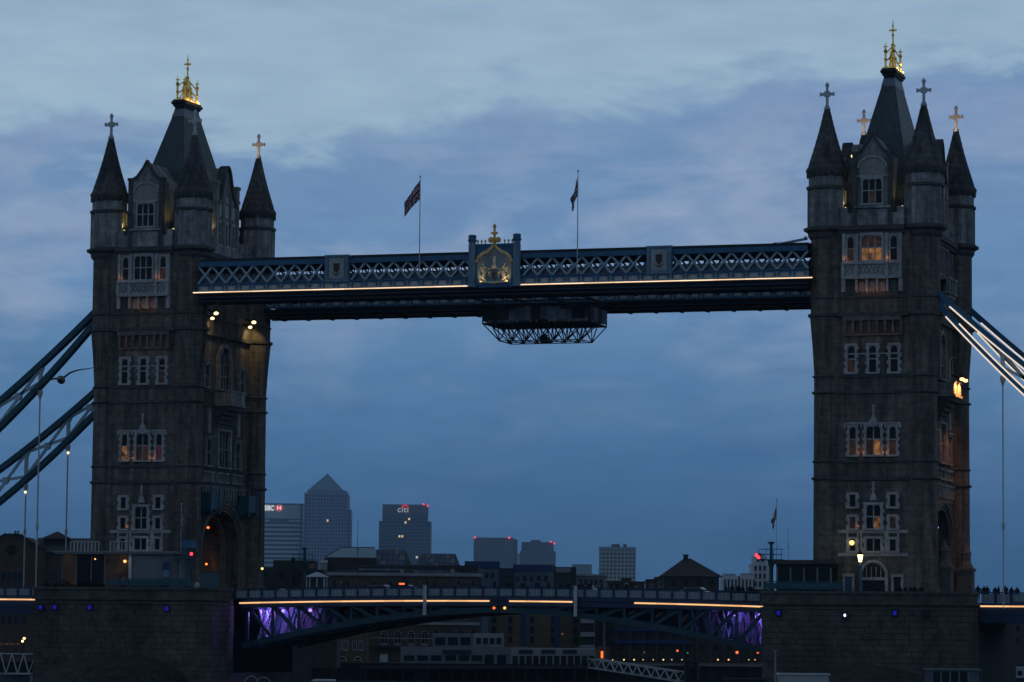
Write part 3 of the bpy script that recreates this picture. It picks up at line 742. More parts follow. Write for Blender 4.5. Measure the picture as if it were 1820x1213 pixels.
    for k2, (w_, n0, n1) in enumerate(((6.1, .0, .45), (5.75, .0, .32), (5.4, .0, .2))):
        o2 = gothic(-w_, w_, ZD, 16.2, 4.1+(w_-5.2), 10)[2:]
        for a, c in zip(o2[:-1], o2[1:]): m.bar(FS.p(a[0], a[1], n1/2), FS.p(c[0], c[1], n1/2), .3, n1, up=(1, 0, 0))
        for q in (-1, 1): FS.box(m, q*w_-.15, q*w_+.15, ZD, 16.2, 0, n1)
    m.build('arch_order', 'granite_plain', T)
    m = MB()
    for xx in (-3.4, 0, 3.4):
        o2 = gothic(-4.95, 4.95, ZD, 16.2, 3.9, 10)[2:]
        for a, c in zip(o2[:-1], o2[1:]): m.bar((cx+xx, a[0], a[1]), (cx+xx, c[0], c[1]), .5, .5, up=(1, 0, 0))
        for q in (-1, 1): m.box(cx+xx-.3, cx+xx+.3, q*4.8-.3, q*4.8+.3, ZD, 16.2)
    m.build('vault_rib', 'granite_plain', T)
    m = MB()
    for i in range(17): FS.box(m, -6.6+i*.8, -6.3+i*.8, 21.6, 22.9, 0, .35); FS.box(m, -6.55+i*.8, -6.35+i*.8, 21.2, 21.6, 0, .2)
    FS.box(m, -6.9, 6.9, 22.9, 23.05, 0, .4); m.build('corbel_table', 'portland_top', T)
    m = MB()      # panelled band above the arch
    for q in (-4.3, 0, 4.3):
        FS.box(m, q-1.7, q+1.7, 23.5, 23.7, 0, .4); FS.box(m, q-1.7, q+1.7, 24.5, 24.75, 0, .4)
        for i in range(5): FS.box(m, q-1.6+i*.75, q-1.4+i*.75, 23.7, 24.5, 0, .3)
    m.build('panel_band', 'portland_top', T)
    window(FS, T, 0, 25.35, 29.4, 3.3, 4, 2, .35, 'point', 'portland_top', depth=.45, quoin=False)
    for q in (-1, 1):
        window(FS, T, q*4.2, 25.4, 28.3, 1.5, 2, 2, .32, 'point', 'portland_top', depth=.35, quoin=False, hood=True)
        m = MB(); FS.box(m, q*4.2-.45, q*4.2+.45, 29.0, 31.3, 0, .35); FS.poly(m, [(q*4.2-.5, 31.3), (q*4.2+.5, 31.3), (q*4.2, 32.0)], 0, .35); m.build('niche', 'portland_top', T)
    m = MB()      # balcony on a curved corbel
    for i, (z, n_) in enumerate(((29.7, .35), (30.2, .55), (30.7, .85), (31.2, 1.25), (31.7, 1.75))): FS.box(m, -1.9-.04*i, 1.9+.04*i, z, z+.5, 0, n_)
    bc = m.build('balcony', 'sooty_stone', T)
    m = MB(); FS.box(m, -2.3, 2.3, 32.2, 32.45, 0, 2.05); FS.box(m, -2.2, 2.2, 32.45, 33.7, 1.65, 1.9)
    for q in (-1, 1): FS.box(m, q*2.2, q*1.95, 32.45, 33.7, 0, 1.65)
    FS.box(m, -2.35, 2.35, 33.7, 33.92, 1.55, 2.0); m.build('parapet', 'portland_top', bc)
    ap = gothic(-1.5, 1.5, 34.15, 37.2, 1.7, 8)
    m = MB(); FS.poly(m, ap, 0, .06); aw = m.build('arched_window', 'glass', T)
    m = MB(); o2 = gothic(-1.72, 1.72, 34.15, 37.2, 1.95, 8)[2:]
    for a, c in zip(o2[:-1], o2[1:]): m.bar(FS.p(a[0], a[1], .2), FS.p(c[0], c[1], .2), .4, .42, up=(1, 0, 0))
    for q in (-1, 1): FS.box(m, q*1.72-.22, q*1.72+.22, 34.15, 37.2, 0, .42)
    for q in (-.75, 0, .75): FS.box(m, q-.06, q+.06, 34.15, 38.2, .06, .18)
    FS.box(m, -1.5, 1.5, 35.55, 35.7, .06, .2); FS.box(m, -1.5, 1.5, 37.0, 37.12, .06, .2); FS.box(m, -2.1, 2.1, 33.96, 34.15, 0, .6); m.build('frame', 'portland_top', aw)
    for q in (-1, 1): window(FS, T, q*5.1, 34.2, 36.6, 1.15, 2, 2, .3, 'point', 'portland_top', depth=.32, hood=True)
    # upper oriel on the landward side
    if right:
        m = MB()
        for i, (z, n_) in enumerate(((41.2, .3), (41.7, .55), (42.2, .85), (42.7, 1.15))): FSU.box(m, -1.6-.1*i, 1.6+.1*i, z, z+.5, 0, n_)
        FSU.box(m, -2.1, 2.1, 43.2, 44.6, .9, 1.2); FSU.box(m, -2.2, 2.2, 44.6, 44.85, 0, 1.35); FSU.box(m, -2.2, 2.2, 43.1, 43.3, 0, 1.35)
        for q in (-2, -.7, .7, 2): FSU.box(m, q-.15, q+.15, 43.3, 44.6, .9, 1.3)
        m.build('oriel_balcony', 'portland_top', T)
        for y in (-2, 0, 2): window(FSU, T, y, 45.2, 48.0, 1.1, 2, 2, .2, 'point', 'portland_top', depth=.25, quoin=False)
    return T
tl = tower(-PX, 'gothic granite tower rising behind the pale waterside cabin with the curved roof', False)
tr = tower(PX, 'gothic granite tower with lit oriel window, standing behind the glowing street lamp', True)

# ================================================================ tower lamps (lit in the photograph)
def floodlight(p, label, group, aim, e=60, col=(1, .70, .26), mats='lamp_hot', spot=100, bracket=None, r=.26, n=(1, 0, 0)):
    T = thing('floodlight', label, 'floodlight', (p[0], p[1], p[2]-.3), group)
    m = MB(); m.ball(p, r, 8, .7); m.build('lens', mats, T, smooth=True)
    m = MB(); nn = Vector(n); q = Vector(p); m.bar(q-nn*.1+Vector((0, 0, .1)), q-nn*1.15+Vector((0, 0, .45)), .16, .2); m.lathe(p[0], p[1], [(r*.8, p[2]+.16), (r*1.1, p[2]+.22), (r*.5, p[2]+.42)], 8); m.build('housing', 'black_iron', T)
    lamp('SPOT', T, (p[0]+n[0]*.1, p[1]+n[1]*.1, p[2]-.35), e, col, .15, aim, spot)
for y in (-5.5, 5.5):
    nm = 'twin-globe' if y < 0 else 'single-globe'
    xw = -PX+5.2
    floodlight((xw+1.25, y, 42.35), 'upper of two glowing floodlights on the tower wall under the ' + ('coat of arms' if y < 0 else 'rear') + ' walkway', 'floodlights under the high walkways', (xw-.6, y+2.6, 38.5), 300 if y > 0 else 110, spot=90)
    floodlight((xw+.95, y-.35, 41.75), 'lower of two glowing floodlights on the tower wall under the ' + ('coat of arms' if y < 0 else 'rear') + ' walkway', 'floodlights under the high walkways', (xw-.2, y+.6, 38), 70, spot=90, r=.23)
for i, (u, v) in enumerate(((1693, 672), (1702, 676))):
    p = Vector((48.75, -1.2+i*2.0, 34.05))
    floodlight((p.x, p.y, p.z), 'amber floodlight above the balcony on the landward tower face, ' + ('over its river end' if i == 0 else 'over its inner end'), 'amber floodlights on the balcony', (p.x-.75, p.y, 32.4), 800, (1, .38, .09), 'lamp_amber_hot', 130)
# roof-edge lamps glowing between turret and gable
for cx, us in ((-PX, (-3.0, 3.0)), (PX, (-3.0, 3.0))):
    for q in us:
        T = thing('parapet_uplight', 'small yellow uplight on the ' + ('mid river' if q*cx < 0 else 'shore') + ' side of the gable above the ' + ('lit oriel' if cx > 0 else 'dark oriel'), 'uplight', (cx+q, -10.0, 50.75), 'uplights on the tower parapets')
        m = MB(); m.lathe(cx+q, -9.95, [(.14, 50.8), (.17, 51.3), (.19, 51.36)], 8); m.build('housing', 'black_iron', T)
        m = MB(); m.lathe(cx+q, -9.95, [(.15, 51.36), (.13, 51.46), (.03, 51.52)], 8); m.build('lens', 'lamp_yellow', T)
        lamp('SPOT', T, (cx+q, -9.95, 51.65), 70, (1, .78, .25), .08, (cx+q, -9.3, 54), 120)
    for y in (-3.9, 3.9):
        T = thing('parapet_uplight', 'yellow uplight at the ' + ('river' if y < 0 else 'rear') + ' flank of the roadway gable, ' + ('lit oriel tower' if cx > 0 else 'dark oriel tower'), 'uplight', (cx+4.4, y, 50.6), 'uplights on the tower parapets')
        m = MB(); m.lathe(cx+4.4, y, [(.14, 50.6), (.17, 51.3), (.14, 51.42), (.03, 51.5)], 8); m.build('lens', 'lamp_yellow', T)
        lamp('SPOT', T, (cx+4.4, y, 51.7), 55, (1, .80, .35), .08, (cx+4.5, y*.75, 56), 110)
    # gilding lamps at the foot of the cresting
    for y in (-1.5, 1.5):
        T = thing('cresting_lamp', 'small lamp at the foot of the gilded cresting, ' + ('river' if y < 0 else 'far') + ' end, ' + ('lit oriel tower' if cx > 0 else 'dark oriel tower'), 'lamp', (cx+.75, y, 67.35), 'lamps lighting the gilded cresting')
        m = MB(); m.lathe(cx+.78, y, [(.07, 67.36), (.09, 67.5), (.05, 67.55)], 8); m.build('lens', 'lamp_yellow', T)
        lamp('POINT', T, (cx+1.0, y-.2, 67.75), 28 if cx < 0 else 17, (1, .72, .22), .06)
for (cx, sx, sy) in ((-PX, 1, 1), (PX, -1, 1), (PX, 1, 1)):
    T = thing('cross_lamp', 'small warm lamp lighting the ' + ('bridge' if cx < 0 else 'shore' if sx > 0 else 'mid river') + ' side stone cross of the ' + ('dark' if cx < 0 else 'lit') + ' oriel tower', 'lamp', (cx+sx*TX, sy*TY-1.2, 60.9), 'lamps lighting the stone crosses')
    m = MB(); x, y = cx+sx*TX, sy*TY-1.0; m.lathe(x, y, [(.05, 60.9), (.08, 61.1), (.08, 61.22)], 8); m.bar((x, y, 60.95), (x, y+.9, 60.95), .06); m.build('housing', 'black_iron', T)
    lamp('SPOT', T, (x, y-.3, 61.4), 170, (1, .62, .30), .05, (x, y+1.0, 63.6), 60)
# small warm lamps on sills and corbels that tint the stone round the windows
for cx, nm in ((-PX, 'dark'), (PX, 'lit')):
    for q, z, y, e, wh in ((-2.75, 45.9, -11.35, 2.2, 'beside the first oriel side light'), (1.75, 45.9, -11.35, 2.6, 'beside the last oriel side light'), (-1.08, 42.55, -11.45, 3, 'under the first balcony corbel arch'), (0, 42.55, -11.45, 3, 'under the middle balcony corbel arch'), (1.08, 42.55, -11.45, 3, 'under the last balcony corbel arch'),
                        (-2.1, 38.3, -11.5, 2.0, 'under the first corbel table bays'), (0, 38.3, -11.5, 2.0, 'under the middle corbel table bays'), (2.1, 38.3, -11.5, 2.0, 'under the last corbel table bays'), (-1.2, 25.85, -11.0, 3.2, 'by the first third-storey window jamb'), (1.35, 25.85, -11.0, 3.2, 'by the last third-storey window jamb'), (-1.5, 18.2, -11.0, 1.6, 'beside the lowest tall window')):
        T = thing('sill_lamp', 'tiny warm lamp ' + wh + ' on the ' + nm + ' oriel tower', 'lamp', (cx+q, y, z-.1), 'tiny sill lamps on the towers')
        m = MB(); m.lathe(cx+q, y, [(.05, z-.12), (.07, z-.02), (.04, z)], 6); m.bar((cx+q, y, z-.1), (cx+q, -10.4, z-.1), .04); m.build('housing', 'black_iron', T)
        lamp('POINT', T, (cx+q, y, z+.12), e*(1 if cx > 0 else .8), (1, .38, .12), .05)
def globe(u, v, label, cat, matn, r, Y=None, X=None, D=None, group=None, post=None, e=0, col=(1, .7, .4), name='lamp'):
    """a small lamp seen as a point of light, on its bracket or post"""
    p = at(u, v, Y=Y, X=X, D=D); T = thing(name, label, cat, (p.x, p.y, p.z-(post or .25)), group)
    m = MB(); m.ball((p.x, p.y, p.z), r, 8, 1); m.build('globe', matn, T, smooth=True)
    m = MB()
    if post: m.tube([(p.x, p.y, p.z-post), (p.x, p.y, p.z-r)], [max(.05, r*.4), max(.03, r*.25)], 6)
    m.lathe(p.x, p.y, [(r*.5, p.z+r*.85), (r*.9, p.z+r*1.0), (r*.2, p.z+r*1.35)], 8); m.build('bracket' if not post else 'post', 'black_iron', T)
    if e: lamp('POINT', T, (p.x, p.y-.1-r, p.z), e, col, r)
    return T
globe(1516, 278, 'small white lamp on the roof between cone turret and gable', 'lamp', 'lamp_hot', .2, Y=-6)
globe(381, 318, 'small white lamp beside the roof gable of the tower', 'lamp', 'lamp_hot', .14, X=-PX+2.5)
globe(1514, 965, 'yellow wall lamp beside the lower windows of the tower', 'lamp', 'lamp_yellow', .27, Y=-10.9, e=4, name='wall_lamp')

# ================================================================ HIGH WALKWAYS
def walkway(y0, y1, label, front):
    T = thing('high_walkway', label, 'walkway', (0, (y0+y1)/2, 43.0), 'high level walkways between the towers')
    X0, X1 = -34.4, 34.4
    m = MB(); m.box(X0, X1, y0+.25, y1-.25, 43.05, 43.25)
    for x in range(-33, 34, 3): m.box(x-.15, x+.15, y0+.35, y1-.35, 42.9, 43.05)
    m.build('soffit', 'soffit', T)
    m = MB()
    for y, s in ((y0, 1), (y1, -1)):
        m.prism([(X0, y, 43.9), (X0, y+s*.12, 43.55), (X0, y+s*.95, 43.02), (X0, y+s*1.3, 43.02), (X0, y+s*1.3, 43.9)], (X1-X0, 0, 0)); m.mi = 1; m.bar((X0, y+s*.1, 43.52), (X1, y+s*.1, 43.52), .08, .1); m.bar((X0, y+s*.95, 43.0), (X1, y+s*.95, 43.0), .12, .1); m.mi = 0
        m.box(X0, X1, y-s*.12, y+s*.45, 43.88, 44.02)
    m.build('girder', ['cove', 'dark_blue_paint'], T)
    for y, s, nm in ((y0, 1, 'frieze'), (y1, -1, 'frieze')):
        m = MB(); m.box(X0, X1, y, y+s*.22, 44.1, 44.98); m.box(X0, X1, y-s*.14, y+s*.3, 44.92, 45.06); fz = m.build('frieze', 'blue_paint', T)
        if y == y0:
            a = MB(); a.box(-.52, .52, -.05, 0, -.27, .25); a.mi = 1; a.box(-.36, .36, -.075, -.05, -.14, .12); a.box(-.12, .12, -.095, -.075, -.2, .2)
            pm = a.mesh('frieze_panel', ['pale_blue_paint', 'frieze_grey'])
            b2 = MB(); b2.box(-.13, .13, -.10, 0, -.36, .36); rm = b2.mesh('frieze_rib', 'pale_blue_paint')
            for i in range(42):
                x = -33.6+i*1.64
                if front and abs(x-.2) < 3.2: continue
                inst(pm, 'frieze_panel', fz, (x, y-(y0+y1)/2, 44.53-43.0)); inst(rm, 'frieze_rib', fz, (x+.82, y-(y0+y1)/2, 44.5-43.0))
    m = MB()
    for y, s in ((y0, 1), (y1, -1)): m.box(X0, X1, y, y+s*.35, 46.95, 47.5); m.box(X0, X1, y-s*.08, y+s*.4, 46.92, 47.05)
    m.build('top_chord', 'blue_paint', T)
    m = MB(); m.box(X0, X1, y0-.05, y1+.05, 47.5, 47.6); m.box(X0, X1, y0+.6, y1-.6, 47.6, 47.85); m.build('roof', 'dark_clad', T)
    m = MB(); m.box(X0, X1, y0+.3, y1-.3, 44.9, 45.0)
    m.box(X0, X1, y1-.62, y1-.56, 45.0, 46.15); m.box(X0, X1, y1-.62, y1-.56, 46.5, 46.95); m.build('floor', 'soffit', T)
    m = MB()
    for i in range(43):
        x = X0+.2+i*1.64; m.box(x-.05, x+.05, y1-.7, y1-.6, 45.0, 46.95); m.box(x-.05, x+.05, y0+.55, y0+.62, 45.0, 46.95)
    m.box(X0, X1, y1-.7, y1-.6, 46.0, 46.1); m.build('glazing_frame', 'dark_clad', T)
    m = MB(); m.box(X0, X1, y0+.50, y0+.53, 45.0, 45.9); m.build('glazing', 'walk_glass', T)
    # lattice: every diagonal its own bar
    w_, h_ = 1.64, 1.88
    for y, s in ((y0, 1), (y1, -1)):
        for sg in (-1, 1):
            a = MB(); a.bar((-w_/2, 0, -sg*h_/2), (w_/2, 0, sg*h_/2), .22, .10, up=(0, 1, 0)); a.bar((-w_/2, -.05*s, -sg*h_/2), (w_/2, -.05*s, sg*h_/2), .06, .08, up=(0, 1, 0))
            lm = a.mesh('lattice_bar', 'lattice_paint')
            for i in range(42):
                x = -33.6+i*w_
                if front and y == y0 and (abs(x-.2) < 2.6 or abs(abs(x)-18.3) < 1.2): continue
                inst(lm, 'lattice_bar', T, (x, y+s*(.12 if sg > 0 else .24)-(y0+y1)/2, 46.0-43.0))
    if front:
        for xc in (-17.9, 18.5):
            m = MB(); m.box(xc-1.34, xc+1.34, y0-.3, y0+.4, 44.9, 47.62); m.box(xc-1.42, xc+1.42, y0-.4, y0+.5, 47.62, 47.82); m.box(xc-1.42, xc+1.42, y0-.36, y0+.3, 44.85, 45.1)
            for q in (-1, 1): m.box(xc+q*1.0, xc+q*1.34, y0-.4, y0-.3, 45.1, 47.6)
            b_ = m.build('pylon', 'pale_blue_paint', T)
            m = MB(); m.box(xc-.85, xc+.85, y0-.34, y0-.3, 45.25, 47.4); m.mi = 1
            m.prism([(xc-.35, y0-.40, 46.9), (xc-.35, y0-.40, 46.2), (xc, y0-.40, 45.75), (xc+.35, y0-.40, 46.2), (xc+.35, y0-.40, 46.9)], (0, .06, 0)); m.prism([(xc-.6, y0-.39, 45.95), (xc, y0-.39, 45.45), (xc+.6, y0-.39, 45.95), (xc, y0-.39, 45.65)], (0, .05, 0))
            m.build('shield_plaque', ['frieze_grey', 'brick_brown'], b_)
        for a_, b_ in ((-34.9, -2.75), (3.15, 35.0)):
            nn = 9; d = (b_-a_)/nn
            for i in range(nn):
                m = MB(); m.box(a_+i*d+.015, a_+(i+1)*d-.015, y0-.24, y0-.10, 44.02, 44.12); m.build('strip_light', ('strip_light', 'strip_light_b', 'strip_light_c', 'strip_light')[(i*7+int(b_)) % 4], T)
    if front:
        m = MB(); p, q = at(1380, 434, Y=y0), at(1432, 424, Y=y0); m.bar(p, q, .12); m.bar(p+Vector((0, .9, 0)), q+Vector((0, .9, 0)), .12); m.ball((q.x, q.y, q.z), .22, 6); m.box(p.x-.4, p.x+.5, y0, y0+1.0, 47.85, p.z+.1); m.build('stay_rod', 'pale_blue_paint', T)
    return T
walkway(-11.4, -7.7, 'latticed high walkway edged with a lit strip and carrying the coat of arms', True)
walkway(7.7, 11.4, 'rear latticed high walkway hidden behind the one with the coat of arms', False)

# coat of arms at mid-span
T = thing('coat_of_arms', 'gilded coat of arms framed by two blue posts under an ogee arch', 'coat of arms', (.2, -11.6, 43.9))
cx, Y0 = .2, -11.62
m = MB(); m.box(cx-2.5, cx+2.5, Y0, Y0+.45, 43.9, 48.55); m.box(cx-2.9, cx+2.9, Y0-.12, Y0+.3, 43.85, 44.2); m.box(cx-2.2, cx+2.2, Y0-.1, Y0, 48.3, 48.55); m.build('backboard', 'blue_paint', T)
m = MB(); m.box(cx-1.9, cx+1.9, Y0-.05, Y0, 44.25, 46.9); m.prism([(cx-1.9, Y0-.05, 46.9), (cx+1.9, Y0-.05, 46.9), (cx+1.2, Y0-.05, 47.5), (cx+.3, Y0-.05, 47.95), (cx, Y0-.05, 48.4), (cx-.3, Y0-.05, 47.95), (cx-1.2, Y0-.05, 47.5)], (0, .04, 0)); m.build('field', 'arms_field', T)
for q in (-1, 1):
    m = MB(); m.lathe(cx+q*2.52, Y0-.05, [(.46, 43.9), (.44, 44.1), (.38, 44.2), (.38, 48.2), (.40, 48.35), (.36, 48.4), (.36, 48.8)], 8); b_ = m.build('post', 'pale_blue_paint', T)
    m = MB(); m.lathe(cx+q*2.52, Y0-.05, [(.36, 48.75), (.44, 48.9), (.46, 49.0), (.38, 49.1), (.4, 49.5), (.30, 49.55)], 8); m.build('capital', 'blue_paint', b_)
    m = MB()
    for i in range(3):
        x = cx+q*(1.1+i*.42); m.lathe(x, Y0+.1, [(.1, 48.55), (.06, 48.62), (.06, 48.75), (.12, 48.85), (.10, 48.95), (.02, 49.02)], 6)
    m.build('finial', 'dull_gold', T)
og = [(-1.95, 46.75), (-1.8, 47.15), (-1.35, 47.5), (-.8, 47.72), (-.35, 48.05), (0, 48.6)]
m = MB()
for a, c in zip(og[:-1], og[1:]):
    for q in (-1, 1): m.bar((cx+q*a[0], Y0-.14, a[1]), (cx+q*c[0], Y0-.14, c[1]), .18, .2, up=(0, 1, 0))
m.build('ogee_arch', 'arms_cream', T)
m = MB()
for a, c in zip(og[:-1], og[1:]):
    for q in (-1, 1):
        m.bar((cx+q*a[0], Y0-.16, a[1]-.14), (cx+q*c[0], Y0-.16, c[1]-.14), .08, .22, up=(0, 1, 0)); m.bar((cx+q*a[0], Y0-.16, a[1]+.14), (cx+q*c[0], Y0-.16, c[1]+.14), .06, .2, up=(0, 1, 0))
for q in (-1, 1): m.box(cx+q*1.75, cx+q*2.15, Y0-.28, Y0, 46.6, 46.75)
m.build('gilded_edge', 'dull_gold', T)
m = MB(); m.lathe(cx, Y0-.1, [(.16, 48.6), (.2, 48.75), (.12, 48.9), (.13, 49.5), (.2, 49.6), (.12, 49.72), (.11, 50.25), (.19, 50.35), (.15, 50.55), (.03, 50.7)], 8); m.box(cx-.36, cx+.36, Y0-.2, Y0, 49.58, 49.8); m.ball((cx-.4, Y0-.1, 48.95), .32, 8); m.ball((cx+.4, Y0-.1, 48.95), .32, 8); m.build('cross', 'dull_gold', T)
m = MB(); m.prism([(cx-.38, Y0-.2, 45.75), (cx-.38, Y0-.2, 45.1), (cx, Y0-.2, 44.55), (cx+.38, Y0-.2, 45.1), (cx+.38, Y0-.2, 45.75)], (0, .14, 0)); m.mi = 1; m.box(cx-.07, cx+.07, Y0-.24, Y0-.2, 44.75, 45.72); m.box(cx-.34, cx+.34, Y0-.24, Y0-.2, 45.22, 45.36); m.build('shield', ['grey_render', 'brick_brown'], T)
m = MB(); m.ball((cx, Y0-.15, 46.1), .24, 8); m.prism([(cx-.5, Y0-.12, 45.85), (cx+.5, Y0-.12, 45.85), (cx+.3, Y0-.12, 46.05), (cx-.3, Y0-.12, 46.05)], (0, .1, 0)); m.prism([(cx-.12, Y0-.14, 46.3), (cx+.12, Y0-.14, 46.3), (cx+.2, Y0-.14, 47.0), (cx, Y0-.14, 47.3), (cx-.2, Y0-.14, 46.9)], (0, .1, 0)); m.build('helm_crest', 'arms_cream', T)
for q in (-1, 1):    # rampant winged supporters
    m = MB(); P = lambda x, z, d=-.2: (cx+q*x, Y0+d, z)
    m.tube([P(1.25, 44.75), P(1.12, 45.15), P(.95, 45.55), P(.98, 45.9), P(1.15, 46.1), P(1.28, 46.3), P(1.12, 46.42)], [.14, .22, .24, .2, .14, .15, .05], 8)
    m.tube([P(.95, 45.6), P(.62, 45.5), P(.42, 45.3)], [.1, .08, .05], 6); m.tube([P(.92, 45.75), P(.66, 45.85), P(.45, 45.78)], [.1, .07, .05], 6)
    m.tube([P(1.22, 44.9), P(.95, 44.65), P(.85, 44.4)], [.14, .09, .06], 6); m.tube([P(1.3, 44.9), P(1.35, 44.6), P(1.25, 44.35)], [.14, .09, .06], 6)
    m.tube([P(1.35, 44.9), P(1.6, 45.1), P(1.55, 45.4), P(1.68, 45.55)], [.06, .05, .05, .03], 6)
    m.prism([P(1.05, 45.7, -.12), P(1.35, 45.45, -.12), P(1.62, 45.7, -.12), P(1.6, 46.15, -.12), P(1.35, 46.0, -.12)], (0, .06, 0)); m.build('supporter', 'arms_cream', T)
m = MB(); m.tube([(cx-1.6, Y0-.15, 44.5), (cx-.8, Y0-.2, 44.38), (cx, Y0-.2, 44.32), (cx+.8, Y0-.2, 44.38), (cx+1.6, Y0-.15, 44.5)], .13, 6); m.build('motto_scroll', 'arms_cream', T)

for q in (-1, 1):
    T = thing('arms_spotlight', 'small spotlight at the foot of the coat of arms, beside the ' + ('curved cabin side' if q < 0 else 'small cabin side') + ' post', 'spotlight', (cx+q*1.7, Y0-.5, 43.7), 'spotlights below the coat of arms')
    m = MB(); m.lathe(cx+q*1.7, Y0-.55, [(.07, 43.75), (.1, 43.95), (.1, 44.0)], 8); m.bar((cx+q*1.7, Y0-.55, 43.8), (cx+q*1.7, Y0, 43.8), .06); m.build('housing', 'black_iron', T)
    lamp('SPOT', T, (cx+q*1.7, Y0-.7, 44.05), 65, (1, .72, .38), .05, (cx+q*.5, Y0+.1, 47.4), 80)
# ================================================================ FLAGS
def flag(u, v0, v1, Y, label, out, hoist, length, r=.07, group='flagpoles of the bridge', drop=.9, union=True, base=None):
    p, q = at(u, v1, Y=Y), at(u, v0, Y=Y); q = Vector((p.x, Y, q.z))
    T = thing('flagpole', label, 'flagpole', (p.x, Y, p.z), group)
    m = MB(); m.tube([p, q], [r, r*.55], 8); m.ball((q.x, q.y, q.z+.05), .11, 6); m.build('pole', 'white_paint', T)
    nu, nv = 22, 12; vs = []; fs = []; ms = []
    o = Vector(out).normalized()
    for i in range(nu+1):
        s = i/nu
        for j in range(nv+1):
            h = j/nv
            d = o*(length*(s*.62))+Vector((0, 0, -drop*length*s**1.15))
            side = o.cross(Vector((0, 0, 1)))*(.16*math.sin(s*9+h*2)*s+.07*math.sin(h*7+s*4))
            vs.append(Vector((p.x, Y, q.z-.35-hoist*(1-h)*(1-.28*s)))+d+side)
    mb_ = MB()
    for i in range(nu):
        for j in range(nv):
            a = i*(nv+1)+j; x = (i+.5)/nu*2-1; y = (j+.5)/nv*2-1
            if abs(x) < .13 or abs(y) < .17: c = 1
            elif abs(x) < .24 or abs(y) < .34: c = 2
            elif abs(abs(x)-abs(y)) < .11: c = 1
            elif abs(abs(x)-abs(y)) < .27: c = 2
            else: c = 0
            fs.append((a, a+nv+1, a+nv+2, a+1)); ms.append(c if union else 0)
    mb_.v = [tuple(v) for v in vs]; mb_.f = fs; mb_.m = ms
    f = mb_.build('flag', ['flag_blue', 'flag_red', 'flag_white'], T, smooth=True)
    sm = f.modifiers.new('thick', 'SOLIDIFY'); sm.thickness = .02
    return T
flag(745, 315, 490, -11.55, 'tall white pole with a furled union flag on the high walkway, open side showing', (-1, -.15, 0), 2.1, 2.75)
flag(1026, 305, 487, -11.55, 'tall white pole with a limp union flag seen edge on above the high walkway', (-.62, .8, 0), 1.9, 2.7)
flag(1380, 890, 1040, -12.6, 'thin flagpole with a dark limp flag behind the signal mast and small cabin', (-.55, .85, 0), 1.2, 1.9, r=.04)
flag(320, 897, 1040, -12.6, 'pale flagpole with a dark limp flag beside the curved roof cabin', (-.22, 1, 0), 1.2, 1.9, r=.05)

# ================================================================ MAINTENANCE GANTRY
T = thing('maintenance_gantry', 'sheeted maintenance gantry on an open steel truss slung beneath the high walkways', 'gantry', (2.2, 0, 38.9))
gx0, gx1, gy0, gy1, gz = -3.85, 8.35, -3.4, 3.3, 40.78
m = MB()
for x in (gx0, gx1):
    for y in (gy0, gy1): m.bar((x, y, gz), (x, y, 43.4), .12)
for x in (gx0, .2, 4.3, gx1): m.bar((x, -8.2, 43.3), (x, 8.2, 43.3), .2)
for y in (gy0, gy1): m.bar((gx0, y, gz), (gx1, y, gz), .16); m.bar((gx0, y, 43.2), (gx1, y, 43.2), .14)
for x in (gx0, gx1): m.bar((x, gy0, gz), (x, gy1, gz), .14); m.bar((x, gy0, 42.0), (x, gy1, 42.0), .06)
m.build('frame', 'dark_clad', T)
rng = random.Random(5)
for Yp in (gy0-.05, gy1+.05):
    x = gx0+.05
    while x < gx1-.2:
        wd = min(rng.choice((.7, 1.1, 1.5)), gx1-.05-x); m = MB(); m.box(x, x+wd-.03, Yp-.03, Yp+.03, gz+.25+rng.uniform(0, .15), 42.55-rng.uniform(0, .35)); m.build('sheet', rng.choice(('tarpaulin', 'concrete', 'slate_render', 'roof_slate', 'grey_render', 'dark_clad')), T); x += wd
for xs in (gx0-.02, gx1+.02):
    for i in range(4):
        m = MB(); y = gy0+.05+i*1.66; m.box(xs-.02, xs+.02, y, y+1.6, gz+.25, 42.5); m.build('sheet', 'tarpaulin' if i % 2 else 'slate_render', T)
m = MB(); m.box(gx0+.1, gx1-.1, gy0, gy1, gz-.06, gz+.03); m.build('platform', 'dark_clad', T)
bx0, bx1, by0, by1, zb, zt = gx0+1.5, gx1-1.3, -2.0, 2.1, 38.95, gz
m = MB(); nx = 6
for y in (by0, 0, by1): m.bar((bx0, y, zb), (bx1, y, zb), .1)
xs = [bx0+(bx1-bx0)*i/nx for i in range(nx+1)]; tx = [gx0+(gx1-gx0)*i/(nx+1) for i in range(nx+2)]
for x in xs: m.bar((x, by0, zb), (x, by1, zb), .08)
m.build('bottom_chord', 'dark_clad', T)
for (y, yt) in ((by0, gy0), (by0, 0), (by1, 0), (by1, gy1)):
    for i, x in enumerate(xs):
        for k in (i, i+1):
            m = MB(); m.bar((x, y, zb), (tx[k], yt, zt), .1); m.build('brace', 'dark_clad', T)
m = MB(); m.box(1.9, 2.7, -.5, .5, zb-.2, zb+.5); m.box(2.1, 2.5, -.3, .3, zb+.5, zb+.8); m.build('winch', 'black_iron', T)

